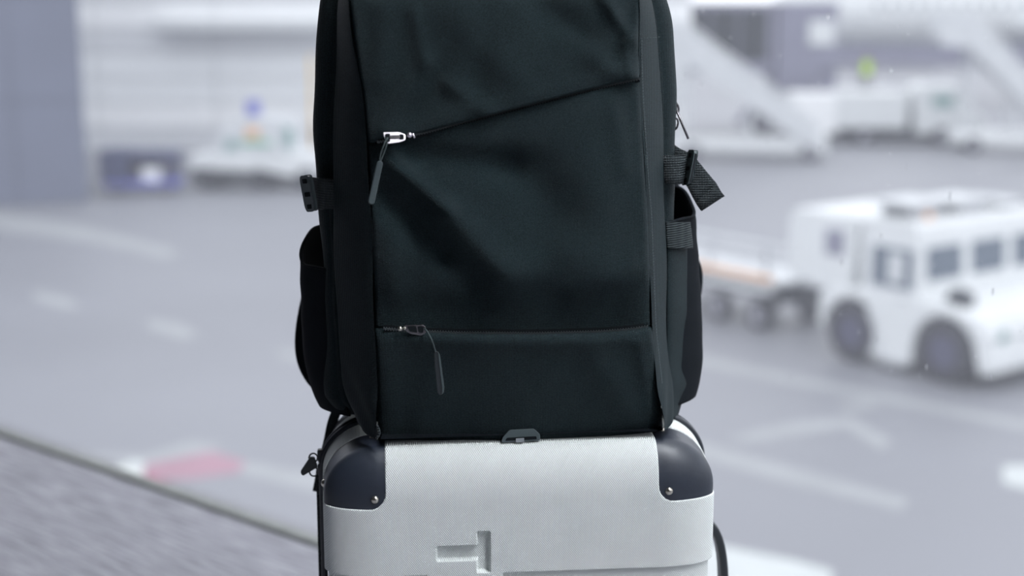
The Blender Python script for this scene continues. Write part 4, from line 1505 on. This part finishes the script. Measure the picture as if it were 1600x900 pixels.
g.add([(15.5, -1.6, zc_ - 1.2), (21.5, -1.6, zc_ - 1.2), (26.5, -24, zc_ + 0.2), (24.8, -24, zc_ + 0.2), (15.5, -1.6, zc_ - 0.8), (21.5, -1.6, zc_ - 0.9), (26.5, -24, zc_ + 0.3), (24.8, -24, zc_ + 0.35)],
      [(0, 1, 2, 3), (7, 6, 5, 4), (0, 4, 5, 1), (1, 5, 6, 2), (2, 6, 7, 3), (3, 7, 4, 0)])
g.out('wing', M_WHITE2, al)

# ---- far low building behind the apron
fb = thing('far_terminal', 'distant low grey terminal building under the airliner', 'building', (28, 150, APRON_Z))
g = G(); g.box((0, 4, 2.2), (90, 8, 4.4)); wl = g.out('wall', M_JET, fb)
for i in range(30):
    g = G(); g.box((-42 + 2.9 * i, -0.03, 2.6), (2.2, 0.08, 1.2)); g.out('window', M_GLASSD, wl)
g = G(); g.box((0, 3.6, 4.5), (91, 9, 0.3)); g.out('roof', M_GREYW3, fb)

# ---- loader platform with a worker in a hi-vis vest
WY = 64.0
lp = at_depth(1385, 148, WY)
ld = thing('cargo_loader', 'dark grey loading platform behind the white truck, carrying a worker', 'loader', (lp.x, WY, APRON_Z))
dk = lp.z - APRON_Z
g = G(); g.box((0, 1.0, dk - 0.12), (5.6, 2.0, 0.24)); g.out('deck', M_JET, ld, bev=0.02)
for xx in (-2.7, -0.9, 0.9, 2.7):
    g = G(); g.tube([(xx, 1.95, dk), (xx, 1.95, dk + 1.0)], 0.035, 8); g.out('rail_post', M_STEEL, ld)
g = G(); g.tube([(-2.7, 1.95, dk + 1.0), (2.7, 1.95, dk + 1.0)], 0.035, 8); g.out('guard_rail', M_DARK, ld)
for yy in (0.3, 1.7):
    for sx in (-1, 1):
        g = G(); g.tube([(-2.0 * sx, yy, 0.5), (2.0 * sx, yy, dk - 0.2)], 0.1, 8); g.out('scissor_arm', M_STEEL, ld)
g = G(); g.box((0, 1.0, 0.42), (5.2, 1.8, 0.30)); g.out('chassis', M_DARK, ld, bev=0.03)
for xx in (-1.9, 1.9):
    wheel(ld, xx, 0.0, 0.25, 0.32, 0.32, M_RIMG); wheel(ld, xx, 1.75, 2.0, 0.32, 0.32, M_RIMG)

wp = at_depth(1352, 148, WY + 0.6)
person = thing('person', 'person in a yellow-green hi-vis vest standing on the loading platform', 'person', (wp.x, WY + 0.6, lp.z))


def skin_body(name, verts, edges, radii, m, parent, lv=2):
    me = bpy.data.meshes.new(name); me.from_pydata(verts, edges, [])
    o = link(name, me, m, parent)
    sk = o.modifiers.new('skin', 'SKIN'); sk.use_smooth_shade = True
    lay = me.skin_vertices[0].data
    for i, r in enumerate(radii):
        lay[i].radius = (r, r) if not isinstance(r, tuple) else r
    lay[0].use_root = True
    s = o.modifiers.new('sub', 'SUBSURF'); s.levels = lv; s.render_levels = lv
    return o


Vb = [(0, 0, 0.95), (0, 0, 1.15), (0, 0.01, 1.38), (0, 0.01, 1.50), (0, -0.01, 1.60), (0, -0.01, 1.72),
      (0.18, 0, 1.42), (0.26, -0.03, 1.14), (0.22, -0.20, 0.98), (0.20, -0.28, 0.95),
      (-0.18, 0, 1.42), (-0.25, 0.0, 1.13), (-0.27, -0.08, 0.90), (-0.27, -0.11, 0.82),
      (0.10, 0, 0.88), (0.12, -0.02, 0.50), (0.13, 0.02, 0.09), (0.13, -0.13, 0.04),
      (-0.10, 0, 0.88), (-0.12, -0.01, 0.50), (-0.12, 0.04, 0.09), (-0.12, -0.11, 0.04)]
Eb = [(0, 1), (1, 2), (2, 3), (3, 4), (4, 5), (2, 6), (6, 7), (7, 8), (8, 9), (2, 10), (10, 11), (11, 12), (12, 13),
      (0, 14), (14, 15), (15, 16), (16, 17), (0, 18), (18, 19), (19, 20), (20, 21)]
Rb = [(0.15, 0.11), (0.14, 0.11), (0.16, 0.11), 0.055, (0.085, 0.10), (0.07, 0.09), 0.065, 0.05, 0.04, 0.04, 0.065, 0.05, 0.04, 0.04,
      0.09, 0.06, 0.045, 0.04, 0.09, 0.06, 0.045, 0.04]
skin_body('body', Vb, Eb, Rb, M_CLOTH, person)
g = G()
for z, rx, ry in ((0.86, 0.21, 0.155), (1.05, 0.20, 0.15), (1.25, 0.215, 0.155), (1.40, 0.20, 0.14), (1.48, 0.10, 0.09)):
    g.V += [(rx * math.cos(2 * math.pi * k / 20), ry * math.sin(2 * math.pi * k / 20), z) for k in range(20)]
g.F = [(j * 20 + k, j * 20 + (k + 1) % 20, (j + 1) * 20 + (k + 1) % 20, (j + 1) * 20 + k) for j in range(4) for k in range(20)]
g.out('hi_vis_vest', M_HIVIS, person, smooth=True)
g = G(); g.sphere((0, -0.01, 1.66), 0.115, 14, 10, (0.82, 0.95, 1.05)); g.sphere((0, -0.125, 1.65), 0.018, 6, 5); g.out('head', M_SKIN, person, smooth=True)
g = G(); g.sphere((0, 0.0, 1.70), 0.125, 14, 8, (0.85, 0.95, 0.75)); g.out('cap', M_CLOTH, person, smooth=True)
